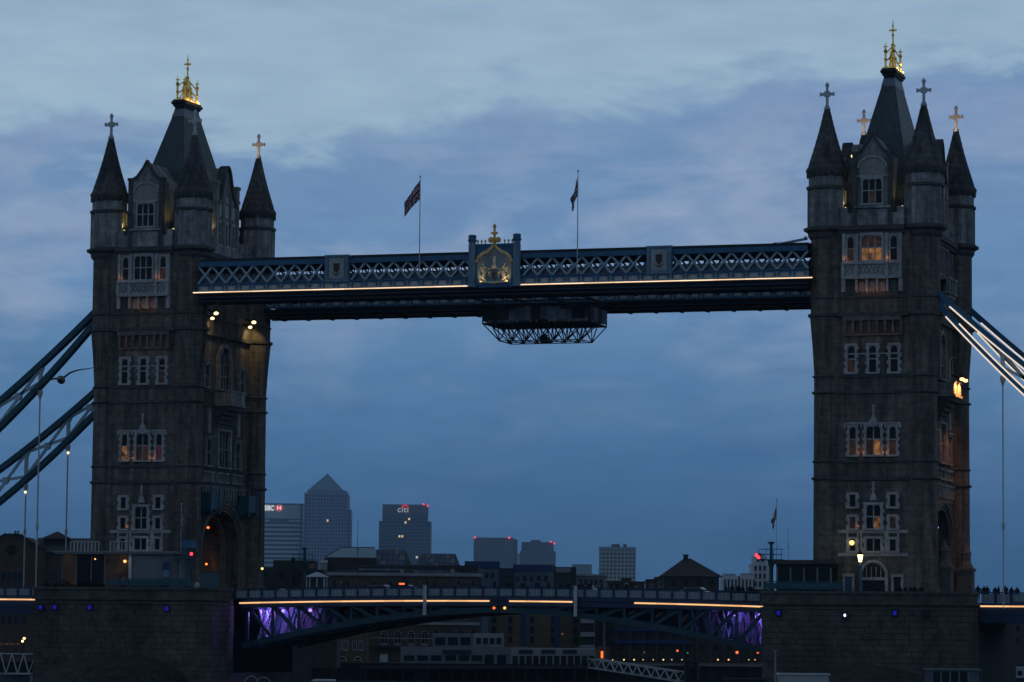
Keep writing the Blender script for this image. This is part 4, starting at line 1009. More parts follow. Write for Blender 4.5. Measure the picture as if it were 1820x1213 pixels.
# ================================================================ BASCULES
def zdeck(x): return 10.0+.42*(1-(abs(x)/30.0)**2)
def zarch(x): return 9.42-4.1*(abs(x)/29.4)**1.75
YF = 8.6
def railing_panel_mesh():
    a = MB(); a.box(-.68, .68, .02, .05, .08, .92); a.mi = 1
    for i in range(3):
        c = -.45+i*.45
        for k in range(8):
            t0, t1 = math.pi*k/4, math.pi*(k+1)/4
            a.bar((c+.2*math.cos(t0), 0, .5+.32*math.sin(t0)), (c+.2*math.cos(t1), 0, .5+.32*math.sin(t1)), .05, .05, up=(0, 1, 0))
        a.bar((c-.22, 0, .12), (c+.22, 0, .88), .04, .04, up=(0, 1, 0)); a.bar((c-.22, 0, .88), (c+.22, 0, .12), .04, .04, up=(0, 1, 0))
    return a.mesh('railing_panel', ['slate_render', 'lattice_paint'])
RP = railing_panel_mesh()
_pm = MB(); _pm.box(-.16, .16, -.06, .12, -.05, 1.08); _pm.box(-.2, .2, -.1, .16, 1.08, 1.16); RPOST = _pm.mesh('railing_post', 'dark_blue_paint')
def leaf(s, label):
    T = thing('bascule_leaf', label, 'bascule', (s*15, 0, 9), 'bascule leaves of the road bridge')
    xs = [s*(0.06+29.6*i/18) for i in range(19)]
    m = MB()
    for a, b_ in zip(xs[:-1], xs[1:]):
        z0, z1 = zdeck(a), zdeck(b_)
        m.add([(a, -YF, z0), (b_, -YF, z1), (b_, YF, z1), (a, YF, z0), (a, -YF, z0-.35), (b_, -YF, z1-.35), (b_, YF, z1-.35), (a, YF, z0-.35)], [(0, 1, 2, 3), (4, 7, 6, 5), (0, 4, 5, 1), (3, 2, 6, 7), (0, 3, 7, 4), (1, 5, 6, 2)])
    m.build('road_deck', 'asphalt', T)
    for y0, y1, dz, nm in ((-YF+.2, -5.4, .42, 'footway'), (5.4, YF-.2, .42, 'footway'), (-5.38, 5.38, .28, 'carriageway')):
        m = MB()
        for a, b_ in zip(xs[:-1], xs[1:]):
            z0, z1 = zdeck(a)+dz, zdeck(b_)+dz
            m.add([(a, y0, z0), (b_, y0, z1), (b_, y1, z1), (a, y1, z0), (a, y0, z0-dz-.1), (b_, y0, z1-dz-.1), (b_, y1, z1-dz-.1), (a, y1, z0-dz-.1)], [(0, 1, 2, 3), (4, 7, 6, 5), (0, 4, 5, 1), (3, 2, 6, 7), (0, 3, 7, 4), (1, 5, 6, 2)])
        m.build(nm, 'asphalt', T)
    for y in (-YF, YF):
        m = MB()
        for a, b_ in zip(xs[:-1], xs[1:]):
            m.bar((a, y, zdeck(a)+.2), (b_, y, zdeck(b_)+.2), .3, .34); m.bar((a, y, zdeck(a)-.35), (b_, y, zdeck(b_)-.35), .22, .5)
        gd = m.build('fascia', 'dark_blue_paint', T)
        m = MB()
        for a, b_ in zip(xs[:-1], xs[1:]): m.bar((a, y, zdeck(a)+1.46), (b_, y, zdeck(b_)+1.46), .26, .12)
        m.build('handrail', 'dark_blue_paint', T)
        for i in range(19):
            x = s*(.9+i*1.6)
            inst(RP, 'railing_panel', T, (x-s*15, y*1.004, zdeck(x)+.38-9), 0 if y < 0 else math.pi); inst(RPOST, 'railing_post', T, (x+s*.8-s*15, y*1.004, zdeck(x)+.36-9), 0 if y < 0 else math.pi)
    # four trusses with a curved lower chord
    for y in (-YF+.5, -3.2, 3.2, YF-.5):
        m = MB()
        for a, b_ in zip(xs[:-1], xs[1:]): m.bar((a, y, zarch(a)), (b_, y, zarch(b_)), .55, .62)
        m.build('curved_chord', 'teal_dark', T)
        nb = 8; xb = [s*(29.2-i*3.05) for i in range(nb+1)]
        for i in range(nb):
            if zdeck(xb[i])-zarch(xb[i]) < 1.0: break
            m = MB(); m.bar((xb[i], y, zarch(xb[i])), (xb[i], y, zdeck(xb[i])-.5), .34, .3, up=(0, 1, 0)); m.build('truss_post', 'teal_dark', T)
            m = MB(); m.bar((xb[i], y, zdeck(xb[i])-.5), (xb[i+1], y, zarch(xb[i+1])), .36, .26, up=(0, 1, 0)); m.build('truss_diagonal', 'teal_dark', T)
    for i in range(3):
        xa, xb = s*(29.0-i*3.05), s*(29.0-(i+1)*3.05+.15); m = MB(); m.prism([(xa, -4.2, zarch(xa)+.2), (xb, -4.2, zarch(xb)+.2), (xb, -4.2, zdeck(xb)-.5), (xa, -4.2, zdeck(xa)-.5)], (0, .06, 0)); m.build('web_plate', 'web_paint', T)
        for k in range(2):
            x1, x2, x3 = xa+(xb-xa)*k/2, xa+(xb-xa)*(k+.5)/2, xa+(xb-xa)*(k+1)/2; m = MB(); m.bar((x1, -5.0, zdeck(x1)-.5), (x2, -5.0, zarch(x2)+.3), .16, .16, up=(0, 1, 0)); m.bar((x2, -5.0, zarch(x2)+.3), (x3, -5.0, zdeck(x3)-.5), .16, .16, up=(0, 1, 0)); m.bar((x1, -5.3, zarch(x1)+.3), (x3, -5.3, zdeck(x3)-.6), .12, .12, up=(0, 1, 0)); m.build('lacing', 'teal_dark' if (i+k) % 2 else 'web_paint', T)
    m = MB()
    for i in range(10):
        x = s*(28.6-i*2.6); m.bar((x, -YF+.4, zarch(x)), (x, YF-.4, zarch(x)), .22, .3); m.bar((x, -YF+.4, zdeck(x)-.55), (x, YF-.4, zdeck(x)-.55), .2, .35)
    m.build('cross_girder', 'teal_dark', T)
    for i in range(3):
        x = s*(28.0-i*3.4)
        for ya, yb in ((-3.2, 0), (0, 3.2), (-8, -5.6), (-5.6, -3.2)):
            m = MB(); m.bar((x, ya, zarch(x)+.2), (x, yb, zdeck(x)-.6), .16, .16); m.bar((x, yb, zarch(x)+.2), (x, ya, zdeck(x)-.6), .16, .16); m.build('cross_brace', 'pale_blue_paint', T)
    return T
lf = leaf(-1, 'bascule leaf fixed at the tower beside the curved roof cabin, unbroken light strip')
rt = leaf(1, 'bascule leaf fixed at the tower beside the small cabin, light strip with a gap')
def strip(x0, x1, y, zf, label, n, group='light strips along the road deck', mt='strip_light_bridge', name='deck_light_strip'):
    T = thing(name, label, 'light strip', ((x0+x1)/2, y, zf((x0+x1)/2)), group)
    d = (x1-x0)/n
    for i in range(n):
        a, b_ = x0+i*d, x0+(i+1)*d; g = .02*(1 if d > 0 else -1)
        m = MB(); m.bar((a+g, y, zf(a)), (b_-g, y, zf(b_)), .1, .16); m.build('tube', mt if i % 3 != 1 else mt+'_b', T)
zl = lambda x: zdeck(x)-.06
strip(-29.9, -.9, -YF-.28, zl, 'long glowing light strip along the bascule leaf beside the curved roof cabin', 12)
strip(1.3, 8.4, -YF-.28, zl, 'short glowing light strip at mid span between warning lamps and post', 4)
strip(15.2, 29.3, -YF-.28, zl, 'glowing light strip along the bascule leaf next to the small cabin pier', 6)
for x0 in (-8.2, 8.78):
    T = thing('depth_gauge_post', 'white square post fixed to the bascule edge ' + ('within the unbroken light strip' if x0 < 0 else 'at the gap in the light strip'), 'post', (x0, -YF-.42, 8.8), 'white posts on the bascule edge')
    m = MB(); m.box(x0-.17, x0+.17, -YF-.56, -YF-.32, 8.8, 12.0); m.build('shaft', 'white_paint', T); m = MB(); m.box(x0-.21, x0+.21, -YF-.6, -YF-.28, 12.0, 12.08); m.build('cap', 'grey_render', T)
for u, mt, nm in ((878, 'lamp_orange', 'red'), (897, 'lamp_amber', 'amber')):
    globe(u, 1081, nm + ' warning lamp beneath the bascule tips', 'lamp', mt, .15, Y=-YF-.4, name='warning_lamp', group='warning lamps at mid span')
# violet lamps inside the leaves by the piers
for s, xs_ in ((-1, (28.3, 25.6, 22.4)), (1, (28.3, 25.5))):
    for i, x in enumerate(xs_):
        zz = zdeck(s*x)-.95; y = -6.6
        T = thing('violet_lamp', ('first', 'second', 'third')[i] + ' violet lamp from the pier inside the truss of the ' + ('unbroken strip' if s < 0 else 'gapped strip') + ' bascule', 'lamp', (s*x, y, zz), 'violet lamps under the bascules')
        m = MB(); m.ball((s*x, y, zz), .19, 6); m.build('lens', 'lamp_violet', T); m = MB(); m.bar((s*x, y, zz+.1), (s*x, y, zz+.45), .1); m.build('bracket', 'black_iron', T)
        lamp('POINT', T, (s*x, y+.6, zz-.25), (420, 260, 70)[i]*(1 if s < 0 else .6), (.34, .18, 1), .15)

# ================================================================ SIDE SPANS AND CHAINS
def side(s, label):
    T = thing('side_span', label, 'bridge deck', (s*95, 0, 9), 'suspended side spans of the road bridge')
    xa, xb = s*51.9, s*140
    m = MB(); m.box(xa, xb, -9.0, 9.0, 9.4, 10.2); m.build('road_deck', 'asphalt', T)
    for y0, y1 in ((-8.8, -5.5), (5.5, 8.8)): m = MB(); m.box(xa, xb, y0, y1, 10.1, 10.55); m.build('footway', 'asphalt', T)
    for y in (-9, 9):
        m = MB(); m.box(xa, xb, y-.15, y+.15, 9.35, 10.55); m.box(xa, xb, y-.2, y+.2, 8.5, 8.75); m.box(xa, xb, y-.06, y+.06, 8.75, 9.35); m.build('fascia', 'dark_blue_paint', T)
        m = MB(); m.box(xa, xb, y-.13, y+.13, 11.5, 11.62); m.build('handrail', 'dark_blue_paint', T)
        for i in range(12):
            x = s*(52.75+i*1.6); inst(RP, 'railing_panel', T, (x-s*95, y, 10.52-9), 0 if y < 0 else math.pi); inst(RPOST, 'railing_post', T, (x+.8-s*95, y, 10.5-9), 0 if y < 0 else math.pi)
        m = MB(); m.box(s*71.6, xb, y-.05, y+.05, 10.55, 11.5); m.build('plain_parapet', 'dark_blue_paint', T)
    strip(s*52.0, s*70, -9.3, lambda x: 10.17, 'glowing light strip along the side span ' + ('with the gabled brick warehouse behind' if s < 0 else 'where a row of people stands'), 6)
side(-1, 'suspended side span with the gabled brick warehouse behind it')
side(1, 'suspended side span with a row of people standing along it')
ztop = lambda a: 43.5-.93*a+.006*a*a+(.011*max(0, a-24)**1.5)
zbot = lambda a: 41.6-1.12*a+.0087*a*a+(.02*max(0, a-24)**1.55)
def chain(s, y, label, lights):
    T = thing('suspension_chain', label, 'suspension chain', (s*47, y, 12), 'lens shaped suspension chains of the side spans')
    ss = [-.4+i*1.7 for i in range(28)]
    for f, off, nm in ((ztop, -.42, 'upper_chord'), (zbot, .42, 'lower_chord')):
        m = MB()
        for a, b_ in zip(ss[:-1], ss[1:]):
            for dy in (-.38, .38): m.bar((s*(47+a), y+dy, f(a)+off), (s*(47+b_), y+dy, f(b_)+off), .16, .62)
            m.bar((s*(47+a), y, f(a)+off+.3), (s*(47+b_), y, f(b_)+off+.3), .95, .1); m.bar((s*(47+a), y, f(a)+off-.3), (s*(47+b_), y, f(b_)+off-.3), .95, .1)
        m.build(nm, 'teal_paint' if s < 0 else 'blue_paint', T)
    hs = [7.4+5.4*i for i in range(8)]
    for i, a in enumerate(hs):
        zt_, zb_ = ztop(a)-.8, zbot(a)+.8; x = s*(47+a)
        m = MB(); m.bar((x, y, zb_), (x, y, zt_), .4, .3, up=(0, 1, 0)); m.prism([(x-.5, y-.12, zt_+.1), (x+.5, y-.12, zt_+.1), (x+.2, y-.12, zt_-.6), (x-.2, y-.12, zt_-.6)], (0, .24, 0)); m.build('strut', 'lattice_paint', T)
        m = MB(); m.tube([(x, y, zb_-.9), (x, y, zb_-1.7), (x, y, 9.9)], [.13, .07, .06] if s > 0 else [.16, .1, .09], 6); m.lathe(x, y, [(.3, zb_-.9), (.3, zb_-1.3), (.1, zb_-1.9)], 6); m.lathe(x, y, [(.1, 18.0), (.17, 18.1), (.17, 18.6), (.1, 18.7)], 6); m.build('hanger', 'white_paint', T)
        if i < 7:
            b_ = hs[i+1]; x2 = s*(47+b_); xm = (x+x2)/2; zm = (ztop(a)+zbot(a)+ztop(b_)+zbot(b_))/4
            for p, q in (((x, ztop(a)-.8), (x2, zbot(b_)+.8)), ((x, zbot(a)+.8), (x2, ztop(b_)-.8))):
                m = MB(); m.bar((p[0], y, p[1]), (q[0], y, q[1]), .32, .22, up=(0, 1, 0)); m.build('brace', 'lattice_paint', T)
            m = MB(); m.lathe(xm, 0, [(.42, -.2), (.42, .2)], 8); m.v = [(vx, y+vz, zm+vy) for vx, vy, vz in m.v]; m.build('gusset', 'lattice_paint', T)
    if lights:
        for f, off, a0, a1 in ((ztop, -.75, 2.0, 24), (zbot, .05, 1.6, 24), (zbot, .80, 3.0, 24)):
            m = MB(); k = 12
            for i in range(k):
                a, b_ = a0+(a1-a0)*i/k, a0+(a1-a0)*(i+1)/k; m.bar((s*(47+a), y-.5, f(a)+off), (s*(47+b_), y-.5, f(b_)+off), .08, .15)
            m.build('strip_light', 'chain_light', T)
    return T
ABY = -9.3
chain(-1, -9.3, 'teal suspension chain with white bracing in front of the gabled warehouse, flying gull before it', False)
chain(-1, 9.3, 'rear teal suspension chain with white bracing and bulb lamps at its hangers', False)
chain(1, -9.3, 'blue suspension chain edged with three bright light strips', True)
c4 = chain(1, 9.3, 'rear blue suspension chain with a lit strip, behind the three-strip chain', True)
for u, v in ((121, 805), (45, 875)): globe(u, v, 'small white bulb lamp under the rear suspension chain', 'lamp', 'lamp_hot', .14, Y=9.0, group='bulb lamps at the rear chain hangers', name='bulb_lamp')

# ================================================================ ON THE PIERS
# waterside cabin with a flat roof rounded at one end
T = thing('waterside_cabin', 'pale waterside cabin with a flat curved-end roof and a white column', 'cabin', (-42, -12.6, ZD))
def rounded(x0, x1, y0, y1, r):
    pts = [(x0, y0), (x1-r, y0)]
    for i in range(1, 7): a = -math.pi/2+math.pi/2*i/6; pts.append((x1-r+r*math.cos(a), y0+r+r*math.sin(a)))
    return pts+[(x1, y1), (x0, y1)]
x0, x1 = -49.2, -35.4
m = MB(); m.prism([(x, y, 15.15) for x, y in rounded(x0-.4, x1+.5, -14.5, -10.95, 2.4)], (0, 0, .18)); m.prism([(x, y, 15.33) for x, y in rounded(x0-.6, x1+.7, -14.7, -10.95, 2.5)], (0, 0, .16)); m.build('roof', 'concrete', T)
m = MB(); m.box(x0, -40.6, -11.35, -11.1, ZD, 15.15); m.build('back_wall', 'brick_dark', T)
m = MB(); m.prism([(x, y, ZD) for x, y in rounded(-40.5, x1, -13.9, -11.1, 1.8)], (0, 0, 4.65)); m.build('cream_wall', 'grey_render', T)
for x in (-40.7,): m = MB(); m.box(x-.17, x+.17, -14.1, -13.75, ZD, 15.15); m.build('column', 'white_paint', T)
for x in (-48.9, -47.2, -45.4, -43.8): m = MB(); m.box(x-.06, x+.06, -14.0, -13.88, ZD, 15.15); m.build('mullion', 'grey_render', T)
for i, x in enumerate((-48.05, -46.3, -44.6, -42.3)): m = MB(); wd = .78 if i < 3 else 1.45; m.box(x-wd, x+wd, -13.94, -13.90, 11.3, 15.1); m.build('pane', 'glass' if i == 2 else 'cabin_glow' if i != 1 else 'glass', T)
m = MB(); m.box(-36.9, -36.0, -13.98, -13.9, 11.2, 14.4); pb = m.build('notice_board', 'slate_render', T)
for z in (11.5, 12.7, 13.5): m = MB(); m.box(-36.8, -36.1, -14.0, -13.98, z, z+.75); m.build('poster', 'pale_blue_paint' if z == 12.7 else 'navy_hoarding', pb)
m = MB()
for xa, xb in ((-47.8, -44.4), (-43.0, -40.2)):
    m.bar((xa, -14.3, 16.55), (xb, -14.3, 16.55), .06)
m.build('roof_rail', 'white_paint', T)
for xa, xb, nn in ((-47.8, -44.4, 9), (-43.0, -40.2, 7)):
    for i in range(nn): m = MB(); x = xa+(xb-xa)*i/(nn-1); m.box(x-.045, x+.045, -14.35, -14.25, 15.49, 16.55); m.build('roof_rail_post', 'white_paint', T)
globe(222, 998, 'warm ceiling lamp glowing inside the waterside cabin', 'lamp', 'lamp_amber', .17, Y=-14.25, e=3, name='cabin_lamp')
globe(169, 994, 'faint warm lamp inside the waterside cabin near its brick end', 'lamp', 'lamp_amber', .09, Y=-14.25, name='cabin_lamp')
# small cabin on the other pier
T = thing('control_cabin', 'small dark control cabin with a flat overhanging roof and large windows', 'cabin', (34.7, -12.6, ZD))
m = MB(); m.box(31.8, 37.6, -14.0, -11.1, ZD, 12.1); m.box(31.8, 37.6, -11.4, -11.1, 12.1, 14.3); m.box(31.8, 37.6, -14.0, -11.1, 13.95, 14.3); m.build('wall', 'dark_clad', T)
m = MB(); m.box(31.3, 38.2, -14.5, -10.95, 14.3, 14.5); m.box(31.4, 38.1, -14.4, -10.95, 14.5, 14.72); m.build('roof', 'roof_slate', T)
for x in (31.9, 33.3, 34.7, 36.1, 37.5): m = MB(); m.box(x-.09, x+.09, -14.02, -13.85, 12.1, 13.95); m.build('mullion', 'grey_render', T)
for x in (32.6, 34.0, 35.4, 36.8): m = MB(); m.box(x-.6, x+.6, -13.92, -13.9, 12.1, 13.95); m.build('pane', 'glass', T)
m = MB(); m.bar((34.5, -12.5, 14.7), (34.5, -12.5, 20.0), .035)
p = at(1401, 945, Y=-12.5); m = MB(); m.tube([(p.x, -12.5, 14.7), (p.x, -12.5, 18.0)], .025, 5); m.lathe(p.x, -12.5, [(.05, 15.9), (.08, 16.0), (.05, 16.3)], 6); m.build('aerial', 'white_paint', T)
# teal railings along the pier fronts
def teal_rail(x0, x1, label, group='teal railings on the piers', h=1.25, Y=-14.75):
    T = thing('pier_railing', label, 'railing', ((x0+x1)/2, Y, 11.5), group); n_ = int((x1-x0)/1.2)
    for i in range(n_+1): x = x0+(x1-x0)*i/n_; m = MB(); m.box(x-.05, x+.05, Y-.05, Y+.05, 11.5, 11.5+h); m.build('post', 'teal_rail', T)
    m = MB(); m.bar((x0, Y, 11.5+h), (x1, Y, 11.5+h), .1); m.bar((x0, Y, 11.75), (x1, Y, 11.75), .06); m.build('rail', 'teal_rail', T)
    for i in range(n_): a = x0+(x1-x0)*i/n_; m = MB(); m.box(a+.07, a+(x1-x0)/n_-.07, Y-.015, Y+.015, 11.8, 11.5+h-.12); m.build('infill_panel', 'teal_paint', T)
teal_rail(-43.0, -33.2, 'teal railing in front of the pale waterside cabin', h=.95)
teal_rail(30.7, 38.9, 'teal railing in front of the small dark control cabin', h=1.0)
def mast(x, y, label, red, h=16.6, side_=-1):
    T = thing('signal_mast', label, 'signal mast', (x, y, ZD), 'river signal masts on the piers')
    m = MB(); m.lathe(x, y, [(.32, ZD), (.30, 11.7), (.22, 11.9), (.2, 13.9), (.34, 14.5), (.4, 14.7)], 8); m.lathe(x, y, [(.17, 14.7), (.14, 16.3), (.3, 16.5), (.34, h)], 8); m.build('column', 'teal_paint', T)
    m = MB(); m.box(x-1.25, x+1.25, y-.6, y+.6, 14.7, 14.8); m.build('platform', 'teal_paint', T)
    m = MB()
    for q in (-1.2, -.4, .4, 1.2): m.bar((x+q, y-.58, 14.8), (x+q, y-.58, 15.85), .05)
    for z in (15.3, 15.85): m.bar((x-1.2, y-.58, z), (x+1.2, y-.58, z), .05); m.bar((x-1.2, y+.58, z), (x+1.2, y+.58, z), .05)
    m.build('rail', 'teal_paint', T)
    m = MB(); m.box(x+side_*1.15-.2, x+side_*1.15+.2, y-.75, y-.5, 14.85, 15.4); hd = m.build('signal_head', 'black_iron', T)
    for dx, dz in red: m = MB(); m.ball((x+side_*1.15+dx, y-.85, 15.1+dz), .18, 8); m.build('red_lens', 'lamp_red', hd)
mast(31.1, -13.3, 'teal signal mast with two red lamps beside the small control cabin', [(-.2, .1), (.02, -.12)])
mast(-34.2, -13.3, 'teal signal mast with one red lamp beside the curved-roof cabin', [(-.35, .1)], side_=1)
mast(-31.2, 13.6, 'teal signal mast on the rear corner of the pier, unlit', [])
p = at(335, 970, Y=-13.3); m = MB(); m.box(p.x-.7, p.x+.7, -13.7, -12.9, 15.9, 16.6); m.box(p.x-.8, p.x+.5, -13.8, -12.8, 16.6, 16.75); top(m, 'signal_cabinet', 'blue_paint', 'blue cabinet on the signal mast with one red lamp', 'cabinet')
# street lamp
p = at(1529, 1000, Y=-13); T = thing('street_lamp', 'glowing street lamp on a blue column before the tower door', 'street lamp', (p.x, -13, ZD))
m = MB(); m.lathe(p.x, -13, [(.32, ZD), (.3, 11.3), (.16, 11.6), (.13, 14.0), (.2, 14.2), (.12, 14.5)], 8); m.build('column', 'blue_paint', T)
m = MB(); m.lathe(p.x, -13, [(.16, 14.55), (.30, 15.3)], 6); m.build('lantern', 'lamp_hot', T)
m = MB(); m.lathe(p.x, -13, [(.33, 15.3), (.35, 15.36), (.12, 15.65), (.04, 15.85)], 6); m.lathe(p.x, -13, [(.15, 14.45), (.18, 14.55)], 6); m.build('lantern_cap', 'black_iron', T)
lamp('POINT', T, (p.x, -13.5, 15.0), 14, (1, .66, .3), .25)
m = MB(); p = at(1481, 1040, Y=-13.6); m.box(p.x-.28, p.x+.28, -13.9, -13.4, 11.0, 12.4); m.box(p.x-.33, p.x+.33, -13.95, -13.35, 12.4, 12.5); m.box(p.x-.2, p.x+.2, -13.96, -13.9, 11.9, 12.1); m.box(p.x-.22, p.x+.22, -13.85, -13.45, ZD, 11.0)
top(m, 'litter_bin', 'cloth_red', 'small red bin at the end of the dark control cabin', 'bin')
# blue site boxes hung on the inner tower face, and the blue gate in the arch
for y0, y1, nm in ((-6.3, -3.7, 'near'), (4.6, 7.2, 'far')):
    T = thing('hanging_box', 'teal box hung under the corbels at the ' + nm + ' shoulder of the road arch', 'box', (-PX+5.7, (y0+y1)/2, 19.9), 'teal boxes over the road arch')
    m = MB(); m.box(-PX+5.05, -PX+6.5, y0, y1, 20.4, 22.3); m.prism([(-PX+5.05, y0, 20.4), (-PX+6.5, y0, 20.4), (-PX+5.05, y0, 19.6)], (0, y1-y0, 0)); m.build('body', 'teal_paint', T)
    m = MB()
    for y in (y0+.12, y1-.12): m.bar((-PX+6.55, y, 19.9), (-PX+6.55, y, 23.0), .14)
    m.build('hanger_bar', 'blue_paint', T)
for sx, cx in ((1, -PX), (1, PX)):
    T = thing('site_hoarding', 'teal hoarding across the foot of the road arch, ' + ('bridge side' if cx < 0 else 'shore side'), 'hoarding', (cx+5.2, -2.5, ZD), 'teal hoardings in the road arches')
    for i in range(3): m = MB(); y = -5.0+i*1.9; m.box(cx+4.6, cx+4.7, y, y+1.86, ZD, 13.5 if cx < 0 else 15.0); m.build('panel', 'teal_paint', T)
    m = MB(); m.bar((cx+4.75, -5.0, 13.45), (cx+4.75, .7, 13.45), .12); m.build('top_rail', 'black_iron', T)
# stone buttress-piers flanking the landward arch
for y in (-6.3, 6.3):
    T = thing('gate_pier', 'stepped stone gate pier flanking the shoreward road arch, ' + ('river side' if y < 0 else 'inner side'), 'gate pier', (PX+6.5, y, ZD), 'gate piers at the shoreward arch')
    m = MB(); x = PX+6.6; m.box(x-.8, x+.8, y-.8, y+.8, ZD, 14.0); m.box(x-.95, x+.95, y-.95, y+.95, 14.0, 14.3); m.lathe(x, y, [(.85, 14.3), (.5, 15.0), (.5, 15.8), (.6, 15.9), (.08, 17.0)], 8); m.build('shaft', 'granite_plain', T)
globe(370, 938, 'orange lamp glowing in the vault of the road arch', 'lamp', 'lamp_orange', .16, X=-PX+4.2, e=9, col=(1, .35, .1), name='vault_lamp')
globe(367, 1003, 'low orange lamp glowing behind the hoarding in the road arch', 'lamp', 'lamp_orange', .14, X=-PX+1.5, e=14, col=(1, .35, .08), name='vault_lamp')
globe(1667, 938, 'tiny violet lamp in the shoreward road arch', 'lamp', 'lamp_violet', .09, X=PX+4.6, name='vault_lamp')
globe(466, 1011, 'white lamp on the bridge roadway just past the tower', 'lamp', 'lamp_yellow', .15, Y=5, post=3.2, name='lamp')

# ================================================================ PEOPLE
def person_mesh(name, coat, pose):
    me = bpy.data.meshes.new('tmp'); a = pose
    V = [(0, 0, .95), (0, 0, 1.15), (0, .01, 1.38), (0, 0, 1.50), (0, -.02, 1.60), (0, -.03, 1.70),
         (.10, 0, .90), (.11, -.02+.1*a, .50), (.11, .02+.16*a, .09), (.11, -.10+.16*a, .05),
         (-.10, 0, .90), (-.11, -.02-.1*a, .50), (-.11, .02-.16*a, .09), (-.11, -.10-.16*a, .05),
         (.19, 0, 1.40), (.26, .03-.1*a, 1.14), (.25, -.10-.12*a, .92), (.24, -.13-.12*a, .82),
         (-.19, 0, 1.40), (-.26, .03+.1*a, 1.14), (-.25, -.10+.12*a, .92), (-.24, -.13+.12*a, .82)]
    E = [(0, 1), (1, 2), (2, 3), (3, 4), (4, 5), (0, 6), (6, 7), (7, 8), (8, 9), (0, 10), (10, 11), (11, 12), (12, 13), (2, 14), (14, 15), (15, 16), (16, 17), (2, 18), (18, 19), (19, 20), (20, 21)]
    Rr = [.16, .15, .17, .065, .10, .085, .10, .075, .05, .045, .10, .075, .05, .045, .085, .06, .045, .04, .085, .06, .045, .04]
    me.from_pydata(V, E, []); o = bpy.data.objects.new('tmp', me); COL.objects.link(o)
    md = o.modifiers.new('s', 'SKIN')
    for i, sv in enumerate(me.skin_vertices[0].data): sv.radius = (Rr[i]*(1.25 if i < 3 else 1), Rr[i]*(.8 if i < 3 else 1)); sv.use_root = (i == 0)
    sb = o.modifiers.new('b', 'SUBSURF'); sb.levels = 1; sb.render_levels = 1
    dg = bpy.context.evaluated_depsgraph_get(); ev = bpy.data.meshes.new_from_object(o.evaluated_get(dg)); ev.name = name
    bpy.data.objects.remove(o); ev.materials.clear()
    for k in (coat, 'skin', 'cloth_dark'): ev.materials.append(MATS[k])
    for p in ev.polygons:
        c = p.center; p.use_smooth = True
        p.material_index = 1 if (c.z > 1.53 and c.y < -.03 and c.z < 1.70) else 2 if (c.z > 1.55 or c.z < .85) else 0
    return ev
PM = [person_mesh('person', 'cloth_dark', .3), person_mesh('person', 'cloth_grey', 1.0), person_mesh('person', 'cloth_red', 0), person_mesh('person', 'canvas', .2)]
rngp = random.Random(11)
def person(x, y, z, k, label, group, rz=None):
    o = bpy.data.objects.new('person', PM[k]); COL.objects.link(o); o.location = (x, y, z); o.rotation_euler = (0, 0, rngp.uniform(0, 6.28) if rz is None else rz); s = rngp.uniform(.95, 1.06); o.scale = (s, s, s); tag(o, label, 'person', group)
kinds = ['dark coat', 'grey coat', 'red jacket', 'pale jacket']
for u in (1738, 1749, 1755, 1768, 1776, 1788, 1797, 1809): 
    p = at(u, 1055, Y=-7.6); person(p.x, -7.6+rngp.uniform(-.4, .6), 10.55, 0, 'person in dark clothes standing at the parapet of the shoreward side span', 'people on the side span')
for u in (1292, 1301, 1311, 1318, 1330, 1338):
    p = at(u, 1055, Y=-7); person(p.x, -7+rngp.uniform(-.5, .8), zdeck(p.x)+.42, 0, 'person in dark clothes on the bascule near the small control cabin', 'people on the bascule by the small cabin')
for i in range(16):
    u = 885+i*15.5+rngp.uniform(-6, 6); p = at(u, 1045, Y=-6.8); person(p.x, -6.8+rngp.uniform(-.8, .9), zdeck(p.x)+.42, rngp.choice((0, 0, 0, 1)) and 0, 'person in dark clothes walking on the bascule near mid span', 'people on the bascule near mid span')
for i in range(12):
    u = rngp.uniform(600, 865); p = at(u, 1045, Y=-6.8); person(p.x, -6.8+rngp.uniform(-.8, .9), zdeck(p.x)+.42, 1, 'person in grey clothes walking on the bascule with the unbroken light strip', 'people on the unbroken strip bascule')
for u, k in ((772, 2), (608, 2)): p = at(u, 1045, Y=-6.5); person(p.x, -6.5, zdeck(p.x)+.42, k, 'person in a red jacket walking on the bascule with the unbroken light strip', 'red jackets on the bascule')
for i in range(9):
    u = rngp.uniform(1560, 1655); p = at(u, 1045, Y=-13.6); person(p.x, -13.4+rngp.uniform(-.5, .7), ZD, 0, 'person in dark clothes on the pier before the tower door', 'people on the pier before the tower door')
p = at(219, 1040, Y=-14.3); person(p.x, -14.3, 10.9, 3, 'person in a pale jacket by the teal railing of the curved-roof cabin', None)
p = at(350, 1040, Y=-13.9); person(p.x, -13.9, 10.6, 3, 'person in a pale jacket near the road arch of the tower', None)
for u in (1545, 1551): pass
# hedge planters in front of the curved-roof cabin
rngh = random.Random(3); m = MB()
for i in range(900):
    x = rngh.uniform(-51.0, -43.6); y = -14.4+rngh.uniform(-.35, .35); z = 11.5+rngh.random()**1.4*(.55+.35*math.sin(x*2.3)); s = .11
    d = Vector((rngh.uniform(-1, 1), rngh.uniform(-1, 1), rngh.uniform(-1, 1))).normalized()*s; e = d.cross(Vector((rngh.uniform(-1, 1), .3, 1))).normalized()*s*.6; c = Vector((x, y, z)); m.add([c-d, c+e, c+d, c-e], [(0, 1, 2, 3)])
o = struct(m, 'hedge', 'leaf', 'stuff'); tag(o, 'dark low hedge along the pier edge before the curved-roof cabin', 'hedge')
m = MB(); m.box(-51.1, -43.5, -14.75, -14.05, 10.45, 11.5); top(m, 'planter', 'dark_clad', 'long dark planter box under the low hedge on the pier', 'planter')

